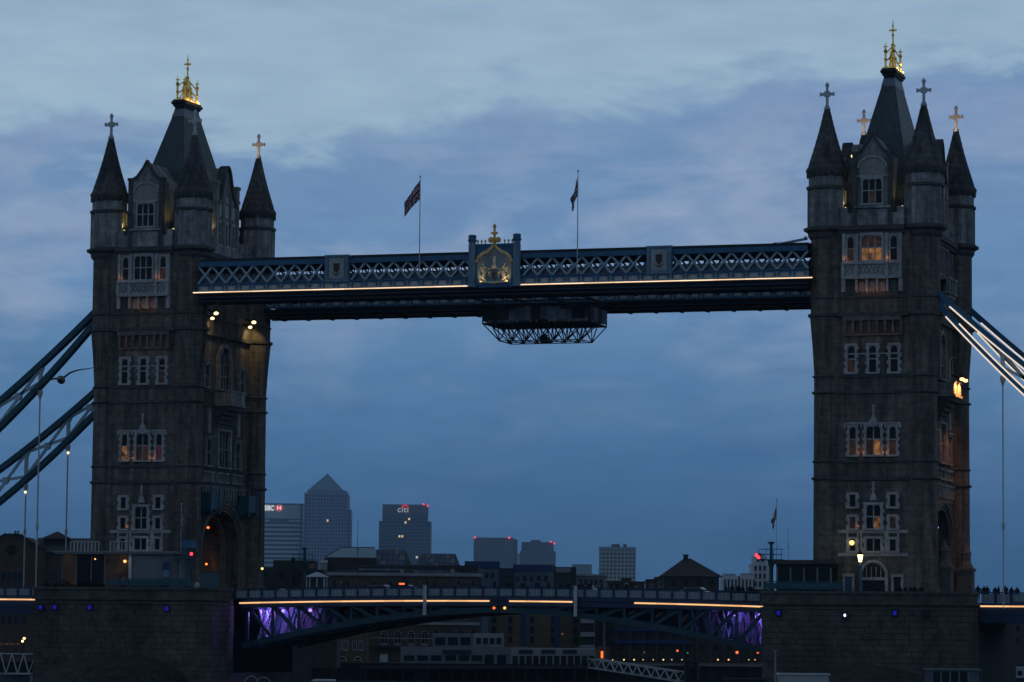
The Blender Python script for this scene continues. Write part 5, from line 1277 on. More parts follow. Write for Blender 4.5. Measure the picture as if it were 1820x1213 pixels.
# ================================================================ CARS
def car(x, y, z, paint, label, group=None, taxi=False, flip=1):
    T = thing('car', label, 'car', (x, y, z), group)
    prof = [(-2.05, .32), (-2.1, .72), (-1.9, .92), (-1.35, 1.0), (-.75, 1.46), (.95, 1.5), (1.55, 1.05), (1.98, .98), (2.08, .6), (2.0, .32)]
    m = MB(); n_ = len(prof); L0 = []
    for wd in (-.86, -.80, .80, .86): pass
    vs = []
    for wy, ins in ((-.80, .06), (-.88, 0), (.88, 0), (.80, .06)):
        for px_, pz in prof: k = .82 if pz > 1.1 else 1; vs.append((x+flip*px_*(1-ins*.5), y+wy*k, z+pz-(ins if pz > .5 else -ins)*.5))
    fs = [tuple(range(n_))]+[tuple(reversed(range(3*n_, 4*n_)))]
    for j in range(3): fs += [(j*n_+i, (j+1)*n_+i, (j+1)*n_+(i+1) % n_, j*n_+(i+1) % n_) for i in range(n_)]
    m.add(vs, fs); m.build('body', paint, T, smooth=False)
    for s_ in (-1, 1):
        m = MB(); m.prism([(x+flip*-.95, y+s_*.80, z+1.03), (x+flip*-.62, y+s_*.745, z+1.38), (x+flip*.85, y+s_*.745, z+1.42), (x+flip*1.25, y+s_*.80, z+1.05)], (0, s_*.03, 0)); m.build('side_window', 'glass', T)
        for wx in (-1.3, 1.3):
            m = MB(); m.lathe(0, 0, [(.24, -.1), (.32, -.07), (.32, .07), (.24, .1)], 14); m.v = [(x+flip*wx+a, y+s_*.78+c, z+.32+b_) for a, b_, c in m.v]; wh = m.build('wheel', 'rubber', T)
            m = MB(); m.lathe(0, 0, [(.2, -.11), (.2, .11)], 10); m.v = [(x+flip*wx+a, y+s_*.78+c, z+.32+b_) for a, b_, c in m.v]; m.build('rim', 'car_silver', wh)
        m = MB(); m.box(x+flip*-2.12, x+flip*-2.04, y+s_*.62-.15, y+s_*.62+.15, z+.62, z+.78); m.build('headlight', 'white_paint', T)
        m = MB(); m.box(x+flip*2.0, x+flip*2.1, y+s_*.68-.12, y+s_*.68+.12, z+.7, z+.9); m.build('tail_light', 'cloth_red', T)
    m = MB(); m.prism([(x+flip*-1.3, y-.7, z+1.045), (x+flip*-.8, y-.62, z+1.445), (x+flip*-.8, y+.62, z+1.445), (x+flip*-1.3, y+.7, z+1.045)], (-flip*.02, 0, .02)); m.build('windscreen', 'glass', T)
    if taxi: m = MB(); m.box(x-.2, x+.2, y-.35, y+.35, z+1.5, z+1.68); m.build('roof_light', 'lamp_orange', T)
for u, k, pt, lab, tx in ((672, 0, 'car_silver', 'silver car on the bascule with the unbroken light strip', False), (714, 0, 'car_black', 'black taxi with an orange roof light on the bascule', True), (1034, 0, 'car_silver', 'silver car on the bascule beside the white post at the strip gap', False), (1232, 0, 'car_silver', 'silver car on the bascule near the small control cabin', False), (1352, 0, 'car_black', 'black car on the bascule at the pier with the small cabin', False)):
    p = at(u, 1045, Y=-3.4); car(p.x, -3.4, zdeck(p.x)+.29, pt, lab, 'cars on the bascules', tx)
p = at(486, 1045, Y=3); car(p.x, 3, zdeck(p.x)+.29, 'car_silver', 'pale car driving out of the road arch of the tower', 'cars on the bascules')
for u, v in ((686, 1049), (833, 1051)): globe(u, v, 'red tail lamp glow seen through the bascule railing', 'lamp', 'lamp_orange', .08, Y=-6, group='tail lamps behind the railing', name='tail_lamp')

# ================================================================ GULL
P = at(109, 676, D=66); c = P; rr = CR; uu = Vector((0, 0, 1))
mb_ = MB()
g0 = Vector((0, 0, 0)); fwd = -_fw.copy(); fwd.z = 0; fwd.normalize()      # flies towards the camera
prof = [(.30, .012), (.24, .05), (.15, .075), (.05, .085), (-.06, .075), (-.16, .045), (-.26, .02)]
vs = []; n_ = 10; sp = []
# body rings along fwd; wings grow from the third ring
mb_.tube([c+fwd*a+uu*(.012*math.sin(a*6)) for a, r in prof], [r for a, r in prof], n_)
px1 = 66/FPX
def wing(pts):
    rows = []
    for (u, v, ch, th, sw) in pts:
        q = c+CR*((u-109)*px1)-CU*((v-676)*px1)
        rows.append([q+fwd*(ch*.45-sw), q+fwd*(.1*ch-sw)+uu*th, q-fwd*(ch*.55+sw), q+fwd*(.1*ch-sw)-uu*th*.6])
    V = [p for r in rows for p in r]; F_ = []
    for i in range(len(rows)-1):
        for k in range(4): F_.append((i*4+k, i*4+(k+1) % 4, i*4+4+(k+1) % 4, i*4+4+k))
    F_ += [(3, 2, 1, 0), tuple(range(len(V)-4, len(V)))]; mb_.add(V, F_)
wing([(109, 674, .20, .03, 0), (101, 674, .22, .026, -.02), (92, 675, .22, .022, -.04), (80, 681, .20, .018, -.03), (68, 690, .17, .014, .02), (57, 696, .12, .010, .09), (46, 698, .03, .005, .18)])
wing([(109, 674, .20, .03, 0), (115, 671, .22, .026, -.02), (124, 664, .22, .022, -.04), (134, 660, .20, .018, -.03), (146, 657, .17, .014, .02), (158, 655, .11, .010, .09), (168, 651, .03, .005, .18)])
gl = top(mb_, 'gull', 'gull', 'grey gull gliding with spread wings in front of the suspension chain', 'bird', origin=tuple(c), smooth=True)
m = MB(); m.tube([c+fwd*.30+uu*.015, c+fwd*.36+uu*.004], [.016, .005], 6); m.build('beak', 'dull_gold', gl)

# ================================================================ FAR BANK
class B:
    """a building on the far bank: local x along its front, y back, z up; pixels give direction, D the distance"""
    def __init__(s, name, label, cat, u0, u1, vt, D, group=None, base=GZ):
        p0, p1 = at(u0, vt, D=D), at(u1, vt, D=D); s.D = D; s.base = base
        d = p1-p0; d.z = 0; s.w = d.length; s.rz = math.atan2(d.y, d.x); s.c = (p0+p1)/2
        s.h = (p0.z+p1.z)/2-base; s.T = thing(name, label, cat, (s.c.x, s.c.y, base), group, s.rz); s.u0, s.u1 = u0, u1
    def x(s, u): return (u-(s.u0+s.u1)/2)/(s.u1-s.u0)*s.w
    def z(s, v, u=None): return at(u if u is not None else (s.u0+s.u1)/2, v, D=s.D).z-s.base
    def part(s, mb, name, mt, parent=None): return mb.build(name, mt, parent or s.T, local=True)
    def box(s, name, mt, x0, x1, y0, y1, z0, z1, parent=None): m = MB(); m.box(x0, x1, y0, y1, z0, z1); return s.part(m, name, mt, parent)
    def win(s, u0, u1, v0, v1, glass='glass', frame='white_paint', arch=False, bars=1, n=-.02):
        x0, x1, z0, z1 = s.x(u0), s.x(u1), s.z(v1, u0), s.z(v0, u0); m = MB(); t_ = .07
        m.box(x0-t_, x0, n-.1, n+.02, z0, z1); m.box(x1, x1+t_, n-.1, n+.02, z0, z1); m.box(x0-t_, x1+t_, n-.1, n+.02, z1, z1+t_); m.box(x0-.12, x1+.12, n-.16, n+.02, z0-.12, z0)
        for i in range(bars): xm = x0+(x1-x0)*(i+1)/(bars+1); m.box(xm-.03, xm+.03, n-.08, n+.0, z0, z1)
        if arch:
            w_ = (x1-x0)/2; xm = (x0+x1)/2
            for k in range(6):
                a, b_ = math.pi*k/6, math.pi*(k+1)/6; m.bar((xm-w_*math.cos(a), n-.05, z1+w_*math.sin(a)), (xm-w_*math.cos(b_), n-.05, z1+w_*math.sin(b_)), .12, .12, up=(0, 1, 0))
        o = s.part(m, 'window', frame); m = MB(); m.box(x0, x1, n-.04, n-.01, z0, z1)
        if arch: m.prism([(xm+w_*math.cos(math.pi*k/8), n-.04, z1+w_*math.sin(math.pi*k/8)) for k in range(9)], (0, .03, 0))
        s.part(m, 'pane', glass, o); return o
    def gable_roof(s, name, mt, x0, x1, y0, y1, ze, zr, parent=None, hip0=0, hip1=0, ov=.3):
        ym = (y0+y1)/2; m = MB(); y0 -= ov; y1 += ov
        V = [(x0-ov, y0, ze), (x1+ov, y0, ze), (x1+ov, y1, ze), (x0-ov, y1, ze), (x0+hip0-(ov if not hip0 else 0), ym, zr), (x1-hip1+(ov if not hip1 else 0), ym, zr)]
        m.add(V, [(0, 1, 5, 4), (2, 3, 4, 5), (0, 4, 3), (1, 2, 5), (0, 3, 2, 1)]); return s.part(m, name, mt, parent)

# --- gabled brick warehouse seen past the side span
b = B('warehouse', 'brown brick warehouse with a gable, round window and roof lantern behind the side span', 'building', -45, 168, 985, 560)
gx = b.x(20); b.box('wall', 'brick_brown', b.x(-45), b.x(168), 0, 14, 0, b.z(983, 100))
m = MB(); zs, za = b.z(981, 20), b.z(953, 20)
m.prism([(b.x(-42), -.5, 0), (b.x(82), -.5, 0), (b.x(82), -.5, b.z(978, 80)), (b.x(60), -.5, b.z(968, 60)), (b.x(38), -.5, za), (b.x(5), -.5, za), (b.x(-20), -.5, b.z(968, 0)), (b.x(-42), -.5, zs)], (0, 14, 0)); gw = b.part(m, 'gable_wall', 'brick_brown')
m = MB()
for a_, c_ in (((82, 978), (60, 968)), ((60, 968), (38, 953)), ((38, 952), (5, 952)), ((5, 953), (-20, 968)), ((-20, 968), (-42, 980))): m.bar((b.x(a_[0]), 0, b.z(a_[1], a_[0])+.1), (b.x(c_[0]), 0, b.z(c_[1], c_[0])+.1), 1.6, .3)
for k in range(4): m.box(b.x(8+k*7), b.x(12+k*7), -.8, 0, za, za+.45)
b.part(m, 'gable_coping', 'brick_dark', gw)
for u in (25, 30): m = MB(); m.lathe(b.x(u), 1, [(.14, za), (.12, za+.6), (.2, za+.75), (.1, za+.95)], 8); b.part(m, 'chimney_pot', 'roof_tile', gw)
m = MB(); m.lathe(0, 0, [(.82, -.1), (.82, .1)], 16); zc = b.z(978, 22); m.v = [(gx+x+.15, -.55+z, zc+y) for x, y, z in m.v]; rw = b.part(m, 'round_window', 'glass')
m = MB()
for k in range(12):
    a_, c_ = math.pi*k/6, math.pi*(k+1)/6; m.bar((gx+.15+.9*math.cos(a_), -.6, zc+.9*math.sin(a_)), (gx+.15+.9*math.cos(c_), -.6, zc+.9*math.sin(c_)), .2, .2, up=(0, 1, 0))
b.part(m, 'frame', 'brick_dark', rw)
b.gable_roof('roof', 'roof_slate', b.x(60), b.x(172), 0, 13, b.z(982, 120), b.z(955, 120))
m = MB(); lx0, lx1, lz = b.x(72), b.x(117), b.z(957, 95); m.box(lx0+.2, lx1-.2, 3, 6.5, b.z(972, 95), lz); m.box(lx0+.1, lx1-.1, 2.9, 6.6, b.z(962, 95), b.z(960, 95)); ln = b.part(m, 'roof_lantern', 'dark_clad')
m = MB(); cxm = (lx0+lx1)/2; m.add([(lx0-.3, 2.2, lz), (lx1+.3, 2.2, lz), (lx1+.3, 7.3, lz), (lx0-.3, 7.3, lz), (cxm, 4.75, b.z(943, 95))], [(0, 1, 4), (1, 2, 4), (2, 3, 4), (3, 0, 4), (3, 2, 1, 0)]); b.part(m, 'lantern_roof', 'roof_tile', ln)
m = MB(); m.box(b.x(84), b.x(122), -.7, 0, b.z(985, 100), b.z(981, 100)); b.part(m, 'gutter', 'dark_clad')
for u in (4, 15, 25, 35): b.win(u, u+7, 1016, 1033, 'glass', 'slate_render', n=-.55)
for u in (66, 74, 89, 97, 115, 122): b.win(u, u+6, 1017, 1033, 'glass', 'slate_render')
for u in (6, 18, 30, 42): b.win(u, u+6, 1095, 1110, 'glass', 'slate_render', n=-.55)
# string of tiny quay lamps and two bright ones under the side span
for u, v, r in ((43, 1135, .3), (40, 1140, .28)): globe(u, v, 'bright amber quay lamp under the side span beside the gabled warehouse', 'lamp', 'lamp_hot', r*.7, D=545, group='amber quay lamps under the side span', post=2.2, name='quay_lamp')
for i in range(7): globe(2+i*5, 1145, 'tiny yellow festoon bulb under the side span', 'lamp', 'lamp_green' if 0 else 'lit_glass', .09, D=545, group='festoon bulbs under the side span', name='festoon_bulb')

# --- Canary Wharf style towers, several kilometres off; extra haze tinted into their colours
facade('facade_steel_hazed', (.23, .29, .40), (.055, .075, .115), 4.4, 5.2, .52, .6, (1.06, (1, .70, .36), .9))  # bluer, flatter wall and glass tones: distance haze put into the colour
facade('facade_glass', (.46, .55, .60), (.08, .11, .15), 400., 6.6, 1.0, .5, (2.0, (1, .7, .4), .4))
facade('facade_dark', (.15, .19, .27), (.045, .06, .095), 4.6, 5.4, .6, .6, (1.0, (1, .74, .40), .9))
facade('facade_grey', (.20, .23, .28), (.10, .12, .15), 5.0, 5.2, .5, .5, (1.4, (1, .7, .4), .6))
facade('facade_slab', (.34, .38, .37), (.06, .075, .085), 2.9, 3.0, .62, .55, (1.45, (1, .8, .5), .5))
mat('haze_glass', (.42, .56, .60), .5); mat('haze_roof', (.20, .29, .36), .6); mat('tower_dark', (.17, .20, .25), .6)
def text_part(txt, size, x, z, y, T, mt, width, name='lettering', bold=0.0):
    cu = bpy.data.curves.new('txt', 'FONT'); cu.body = txt; cu.size = size; cu.align_x = 'LEFT'; cu.extrude = .3; cu.offset = bold
    o = bpy.data.objects.new('txt', cu); COL.objects.link(o); dg = bpy.context.evaluated_depsgraph_get(); me = bpy.data.meshes.new_from_object(o.evaluated_get(dg)); bpy.data.objects.remove(o)
    me.materials.clear(); me.materials.append(MATS[mt]); o = bpy.data.objects.new(name, me); COL.objects.link(o); o.parent = T; o.location = (x, y, z); o.rotation_euler = (math.pi/2, 0, 0)
    xs = [v.co.x for v in me.vertices]; zs = [v.co.y for v in me.vertices]; k = width/(max(xs)-min(xs)); kz = size/(max(zs)-min(zs)); o.scale = (k, kz, 1); o.location.x -= min(xs)*k; return o
b = B('office_tower', 'banded glass office tower with a lit red and white sign at its top', 'skyscraper', 428, 538, 895, 4900, 'distant office towers')
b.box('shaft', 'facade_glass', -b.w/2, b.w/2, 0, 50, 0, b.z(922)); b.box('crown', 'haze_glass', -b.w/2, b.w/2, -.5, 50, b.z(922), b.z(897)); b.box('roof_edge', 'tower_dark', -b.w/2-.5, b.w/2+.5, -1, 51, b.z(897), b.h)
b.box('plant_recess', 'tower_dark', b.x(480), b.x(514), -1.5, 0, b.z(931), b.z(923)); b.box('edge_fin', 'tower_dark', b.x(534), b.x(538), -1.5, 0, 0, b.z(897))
text_part('HSBC', b.z(898.5)-b.z(907.5), b.x(464), b.z(907.5), -1.5, b.T, 'sign_white', b.x(487.5)-b.x(464), bold=.1)
hx0, hx1, z0, z1 = b.x(489), b.x(503.5), b.z(907.5), b.z(898.5); xm, zm = (hx0+hx1)/2, (z0+z1)/2; q = (hx1-hx0)/4; y = -1.2
m = MB(); m.box(hx0+q, hx1-q, y-.4, y, z0, z1); lg = b.part(m, 'logo', 'sign_white')
for pts in (((hx0+q, z0), (hx0+q, z1), (hx0, zm)), ((hx1-q, z1), (hx1-q, z0), (hx1, zm)), ((hx0+q, z0), (hx1-q, z0), (xm, zm)), ((hx0+q, z1), (xm, zm), (hx1-q, z1))):
    m = MB(); m.prism([(px_, y-.6, pz) for px_, pz in (pts if pts[0] != (hx0+q, z0) or pts[1][0] == hx0+q or True else pts)], (0, .2, 0)); b.part(m, 'logo_triangle', 'sign_white' if 0 else 'sign_red', lg)
b = B('office_tower', 'tallest office tower, crowned by a glass pyramid', 'skyscraper', 541, 622, 878, 4850, 'distant office towers')
W = b.w; zsh = b.z(878)
b.box('shaft', 'facade_steel_hazed', -W*.46, W*.46, 0, W*.9, 0, zsh); b.box('side_bay', 'facade_steel_hazed', W*.46, W*.52, 4, W*.8, 0, b.z(906)); b.box('side_bay', 'facade_steel_hazed', -W*.50, -W*.46, 4, W*.8, 0, b.z(876))
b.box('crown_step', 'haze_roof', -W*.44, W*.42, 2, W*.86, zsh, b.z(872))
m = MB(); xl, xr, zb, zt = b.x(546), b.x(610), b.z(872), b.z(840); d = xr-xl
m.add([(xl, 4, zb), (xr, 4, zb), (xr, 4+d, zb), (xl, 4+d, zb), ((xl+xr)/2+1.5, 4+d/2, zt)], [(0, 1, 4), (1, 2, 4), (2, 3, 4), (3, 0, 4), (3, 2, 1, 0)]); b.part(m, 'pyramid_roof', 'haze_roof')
b = B('office_tower', 'dark office tower with a red arc over lit lettering and two red roof lamps', 'skyscraper', 674, 765, 896, 5100, 'distant office towers')
b.box('shaft', 'facade_dark', -b.w/2, b.w/2+1, 0, 60, 0, b.z(927)); b.box('crown', 'facade_dark', b.x(680), b.x(760), -1, 58, b.z(927), b.z(917)); b.box('sign_band', 'tower_dark', b.x(680), b.x(760), -1.4, 58, b.z(917), b.z(897))
text_part('citi', b.z(901)-b.z(911), b.x(707), b.z(911), -3, b.T, 'sign_grey', b.x(726)-b.x(707))
m = MB(); 
for k in range(6):
    a_, c_ = math.pi*(.12+.76*k/6), math.pi*(.12+.76*(k+1)/6); xc = b.x(720); m.bar((xc-5.6*math.cos(a_), -3, b.z(906.5)+7.2*math.sin(a_)), (xc-5.6*math.cos(c_), -3, b.z(906.5)+7.2*math.sin(c_)), 1.7, 1, up=(0, 1, 0))
b.part(m, 'sign_arc', 'sign_red')
for u, v in ((753, 897), (760, 900)):
    m = MB(); m.ball((b.x(u), -3, b.z(v)+.5), 1.4, 8); b.part(m, 'roof_lamp', 'lamp_red')
b = B('office_tower', 'grey office block with a red lamp at each roof corner', 'skyscraper', 842, 913, 956, 5000, 'distant office towers')
b.box('shaft', 'facade_grey', -b.w/2, b.w/2, 0, 50, 0, b.h); b.box('seam', 'concrete', b.x(885), b.x(886.5), -1, 0, 0, b.h); b.box('side_bay', 'facade_grey', b.w/2, b.w/2+6, 4, 50, 0, b.h-2)
for u in (844, 905): m = MB(); m.ball((b.x(u), -2, b.h), 1.4, 8); b.part(m, 'roof_lamp', 'lamp_red')
b = B('office_tower', 'stepped grey office block with red lamps at one end of its roof', 'skyscraper', 924, 988, 970, 5000, 'distant office towers')
b.box('shaft', 'facade_grey', -b.w/2, b.w/2, 0, 50, 0, b.z(980)); b.box('upper_tier', 'tower_dark', b.x(927), b.x(984), 2, 48, b.z(980), b.z(964)); b.box('plant_room', 'tower_dark', b.x(943), b.x(961), 10, 40, b.z(964), b.z(960))
for u, v in ((979, 963), (985, 966)): m = MB(); m.ball((b.x(u), 0, b.z(v)), 1.25, 8); b.part(m, 'roof_lamp', 'lamp_red')
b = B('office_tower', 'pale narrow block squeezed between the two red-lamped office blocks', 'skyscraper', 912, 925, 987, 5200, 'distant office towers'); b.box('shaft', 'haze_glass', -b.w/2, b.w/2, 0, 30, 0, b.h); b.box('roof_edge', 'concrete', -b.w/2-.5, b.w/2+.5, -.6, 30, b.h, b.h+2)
b = B('tower_block', 'square pale tower block with a grid of windows and light roof band', 'building', 1066, 1130, 972, 2500)
b.box('shaft', 'facade_slab', -b.w/2, b.w/2, 0, 22, 0, b.z(978)); b.box('roof_band', 'roof_glass', -b.w/2-.2, b.w/2+.2, -.3, 22, b.z(978), b.z(972.5)); 
for u0, u1 in ((1087, 1102), (1108, 1114)): m = MB(); m.box(b.x(u0), b.x(u1), 5, 12, b.h, b.z(968)); m.bar((b.x(u0), 6, b.z(968)), (b.x(u1), 6, b.z(967)), .4); b.part(m, 'plant_room', 'grey_render')

# --- middle distance roofs above the road deck
b = B('hip_roof_house', 'dark house with a hipped tile roof and one chimney', 'building', 1172, 1285, 1024, 700)
b.box('wall', 'brick_dark', b.x(1180), b.x(1278), 0, 11, 0, b.z(1024)); zr = b.z(992)
rf = b.gable_roof('roof', 'roof_tile', b.x(1180), b.x(1278), 0, 11, b.z(1025), zr, None, 4.6, 5.8, .8)
m = MB(); m.box(b.x(1217), b.x(1225), 4.8, 6.0, b.z(1005), b.z(987)); m.box(b.x(1216), b.x(1226), 4.6, 6.2, b.z(987), b.z(985)); b.part(m, 'chimney', 'brick_dark', rf)
for u in (1193, 1215, 1238, 1260): b.win(u, u+9, 1030, 1042, 'glass', 'roof_slate')
b = B('white_apartments', 'white apartment block with tall columns and stepped tower beside the signal mast', 'building', 1284, 1342, 1020, 900)
for u0, u1, v in ((1284, 1312, 1024), (1316, 1342, 1023)):
    b.box('bay', 'white_paint', b.x(u0), b.x(u1), 0, 12, 0, b.z(v)); b.box('attic', 'roof_glass', b.x(u0)+.6, b.x(u1)-.6, 1, 11, b.z(v), b.z(v-4))
    for k in range(4): uu_ = u0+3+k*6.5; b.win(uu_, uu_+3, 1030, 1050, 'glass', 'white_paint', bars=0)
b.box('link', 'grey_render', b.x(1312), b.x(1316), 1, 11, 0, b.z(1026))
b = B('white_tower_block', 'white stepped apartment tower directly behind the signal mast', 'building', 1336, 1367, 1000, 905)
b.box('shaft', 'white_paint', -b.w/2, b.w/2, 0, 10, 0, b.z(1002)); b.box('upper_tier', 'white_paint', b.x(1340), b.x(1363), 1, 9, b.z(1002), b.z(990)); b.box('attic', 'roof_glass', b.x(1344), b.x(1360), 2, 8, b.z(990), b.z(984))
for v in (1006, 1020, 1034):
    for u in (1341, 1349, 1357): b.win(u, u+4, v, v+9, 'glass', 'white_paint', bars=0)
for u in (1346, 1354): b.win(u, u+4, 993, 999, 'glass', 'white_paint', bars=0, n=.95)
for u0, u1, v, D, nm in ((826, 888, 998, 800, 'taller'), (912, 985, 1004, 805, 'lower')):
    b = B('blue_topped_block', nm + ' slate-grey block with a navy blue hoarding round its roof', 'building', u0, u1, v, D, 'blocks with navy roof hoardings')
    b.box('wall', 'slate_render', -b.w/2+.3, b.w/2-.3, 0, 12, 0, b.h-1.6); b.box('hoarding', 'navy_hoarding', -b.w/2, b.w/2, -.3, 12, b.h-1.6, b.h)
    for k in range(5): uu_ = u0+5+k*(u1-u0-10)/5; b.win(uu_, uu_+6, v+20, v+30, 'glass', 'slate_render')
b = B('slate_block', 'slate-grey rendered block between the two navy-topped ones', 'building', 886, 914, 1012, 812); b.box('wall', 'slate_render', -b.w/2, b.w/2, 0, 12, 0, b.h); b.box('coping', 'dark_clad', -b.w/2-.1, b.w/2+.1, -.15, 12.1, b.h, b.h+.25)
b = B('dark_modern_block', 'dark modern block with a glazed corner and pale flat-roofed wing', 'building', 984, 1062, 1008, 750)
b.box('wall', 'dark_clad', b.x(984), b.x(1024), 0, 12, 0, b.z(1008)); m = MB(); m.box(b.x(988), b.x(1014), -.3, 3, b.z(1018), b.z(1009)); b.part(m, 'glazed_corner', 'grey_render'); b.box('wing', 'grey_render', b.x(1024), b.x(1078), 2, 12, 0, b.z(1024)); b.box('wing_roof', 'concrete', b.x(1018), b.x(1080), 1.5, 12.4, b.z(1024), b.z(1020.5))
for k in range(5): b.win(1030+k*9, 1036+k*9, 1030, 1040, 'glass', 'grey_render', n=1.98)
b = B('glass_block', 'faint pale green glass block beyond the dark modern block', 'building', 1018, 1052, 1005, 2300); b.box('shaft', 'roof_glass', -b.w/2, b.w/2, 0, 20, 0, b.h); b.box('roof_edge', 'concrete', -b.w/2-.2, b.w/2+.2, -.2, 20, b.h, b.h+.6)
for u0, u1, v, lab in ((1080, 1106, 1036, 'low brick house with flat parapet beneath the square tower block'), (1106, 1122, 1031, 'narrow brick house with a raised parapet beneath the square tower block'), (1124, 1146, 1037, 'low brick house next to the narrow raised one'), (1150, 1166, 1033, 'narrow brown house beside the hipped-roof house'), (1166, 1186, 1029, 'small dark house touching the hipped-roof house')):
    b = B('brick_house', lab, 'house', u0, u1, v, 720); b.box('wall', 'brick_brown', -b.w/2, b.w/2, 0, 9, 0, b.h); b.box('parapet', 'brick_dark', -b.w/2-.1, b.w/2+.1, -.15, 9, b.h, b.h+.4); b.win(u0+5, u0+10, v+6, v+14)

# --- long brick riverside building with glazed roofs
b = B('riverside_building', 'long brick riverside building with a pale cornice and steep glazed roofs', 'building', 560, 856, 1020, 620)
z0 = b.z(1024, 700); b.box('wall', 'brick_brown', b.x(575), b.x(856), 0, 16, 0, z0)
b.box('cornice', 'concrete', b.x(573), b.x(857), -.5, 16, z0, b.z(1018, 700)); b.box('attic', 'dark_clad', b.x(580), b.x(850), .6, 15, b.z(1018, 700), b.z(1004, 700))
for k in range(13): u = 600+k*14; 0 or b.win(u, u+8, 1006, 1014, 'glass', 'grey_render', n=.58)
m = MB(); zb, zt = b.z(991, 620), b.z(972, 620)
m.add([(b.x(577), .5, zb), (b.x(668), .5, zb), (b.x(668), 8, zb), (b.x(577), 8, zb), (b.x(604), 4, zt), (b.x(664), 4, zt)], [(0, 1, 5, 4), (2, 3, 4, 5), (0, 4, 3), (1, 2, 5), (0, 3, 2, 1)]); g1 = b.part(m, 'glass_roof', 'roof_glass')
m = MB(); m.bar((b.x(577), .45, zb), (b.x(604), 3.95, zt), .12); m.bar((b.x(604), 3.9, zt), (b.x(664), 3.9, zt), .12); b.part(m, 'ridge_bar', 'dark_clad', g1)
b.box('glazed_wall', 'brick_dark', b.x(577), b.x(668), .55, 8, b.z(1004, 620), zb)
for (ul, ur, uw, vt, vb) in ((650, 718, 735, 976, 1016), (748, 808, 822, 983, 1019)):
    xa, xb, xe, zt, zb = b.x(ul), b.x(ur), b.x(uw), b.z(vt, ur), b.z(vb, ur); m = MB()
    # steep roof sloping towards the river with a brick end gable
    m.add([(xa-1.5, -.2, zb), (xb, -.2, zb), (xb, 7, zt), (xa, 7, zt), (xa-1.5, 14, zb), (xe, 14, zb), (xe, -.2, zb)], [(0, 1, 2, 3), (3, 2, 5, 4), (0, 3, 4), (1, 6, 2), (6, 5, 2)]); r1 = b.part(m, 'steep_roof', 'roof_slate')
    nx, nz = 7, 4
    for i in range(nx):
        for j in range(nz):
            a_, c_ = (i+.08)/nx, (i+.92)/nx; f0, f1 = (j+.06)/nz, (j+.94)/nz
            pt = lambda a, f: Vector((xa-1.5*(1-f)+(xb-xa+1.5*(1-f))*a, -.2+7.2*f-.05, zb+(zt-zb)*f+.06))
            m = MB(); m.add([pt(a_, f0), pt(c_, f0), pt(c_, f1), pt(a_, f1)], [(0, 1, 2, 3)]); b.part(m, 'roof_pane', 'slate_render' if (i*7+j*3) % 4 else 'grey_render', r1)
for u in (711, 801): b.box('roof_turret', 'concrete', b.x(u), b.x(u+7), -.6, 2, z0, b.z(1012, u))
b.box('corner_pavilion', 'concrete', b.x(569), b.x(581), -.4, 3, 0, b.z(999, 575)); b.box('pavilion_cap', 'white_paint', b.x(568), b.x(582), -.6, 3.2, b.z(1001, 575), b.z(996, 575))
for u in (590, 614, 660, 690, 722, 755, 784, 812, 838): b.win(u, u+8, 1032, 1044, 'glass', 'grey_render')
for k in range(4): u = 679+k*24; b.win(u, u+11, 1127, 1146, 'glass', 'concrete', arch=True, bars=1); b.box('sill_panel', 'grey_render', b.x(u+1), b.x(u+10), -.15, 0, b.z(1148, u), b.z(1143, u))
for k in range(4): u = 772+k*22; b.win(u, u+9, 1124, 1140, 'glass', 'roof_slate', arch=True)
b.box('string_course', 'concrete', b.x(660), b.x(856), -.2, 0, b.z(1136, 760), b.z(1134.5, 760)); b.box('balcony', 'dark_clad', b.x(668), b.x(768), -1.2, 0, b.z(1153, 760), b.z(1148, 760))
b.box('ledge', 'concrete', b.x(740), b.x(854), -.5, 0, b.z(1111, 760), b.z(1106, 760)); b.box('doorway', 'white_paint', b.x(677), b.x(691), -.2, -.02, b.z(1180, 680), b.z(1163, 680))
b = B('brick_wharf_house', 'plain yellow brick wharf house with paired windows under the bascule', 'building', 548, 652, 1118, 600)
b.box('wall', 'brick_yellow', -b.w/2, b.w/2, 0, 10, 0, b.h); b.box('parapet', 'brick_brown', -b.w/2-.1, b.w/2+.1, -.2, 10, b.h, b.h+.3); b.box('downpipe_recess', 'brick_dark', b.x(587), b.x(597), -.12, 0, 0, b.h-.2)
for u in (550, 567): b.win(u, u+4, 1138, 1154, bars=0)
for u in (601, 612, 628, 639): b.win(u, u+6, 1140, 1155)
for u in (603, 630): b.win(u, u+13, 1174, 1181, arch=True, bars=2)
for u in (551, 567): b.win(u, u+5, 1170, 1179)
# --- white riverside pavilion in two storeys with boards
b = B('riverside_pavilion', 'white two-storey riverside pavilion with strip windows and dark name boards', 'building', 712, 1062, 1153, 565)
b.box('lower_storey', 'grey_render', b.x(712), b.x(908), 0, 9, 0, b.z(1151, 800)); b.box('lower_storey', 'concrete', b.x(908), b.x(1060), -.6, 9, 0, b.z(1153, 980))
b.box('upper_storey', 'grey_render', b.x(768), b.x(842), 1.2, 8, b.z(1151, 800), b.z(1126, 800)); b.box('upper_storey', 'concrete', b.x(842), b.x(895), 1.0, 8, b.z(1151, 860), b.z(1126, 860))
for u in (773, 796, 818): b.win(u, u+18, 1133, 1147, 'glass', 'grey_render', bars=0, n=1.18)
for u in (846, 858, 870, 882): b.win(u, u+9, 1134, 1146, 'glass', 'concrete', bars=0, n=.98)
for u in (718, 742, 766, 792, 815, 838): b.win(u, u+19, 1165, 1175, 'glass', 'grey_render', bars=0)
for u in (862, 884): b.win(u, u+16, 1164, 1182, 'glass', 'grey_render', bars=0)
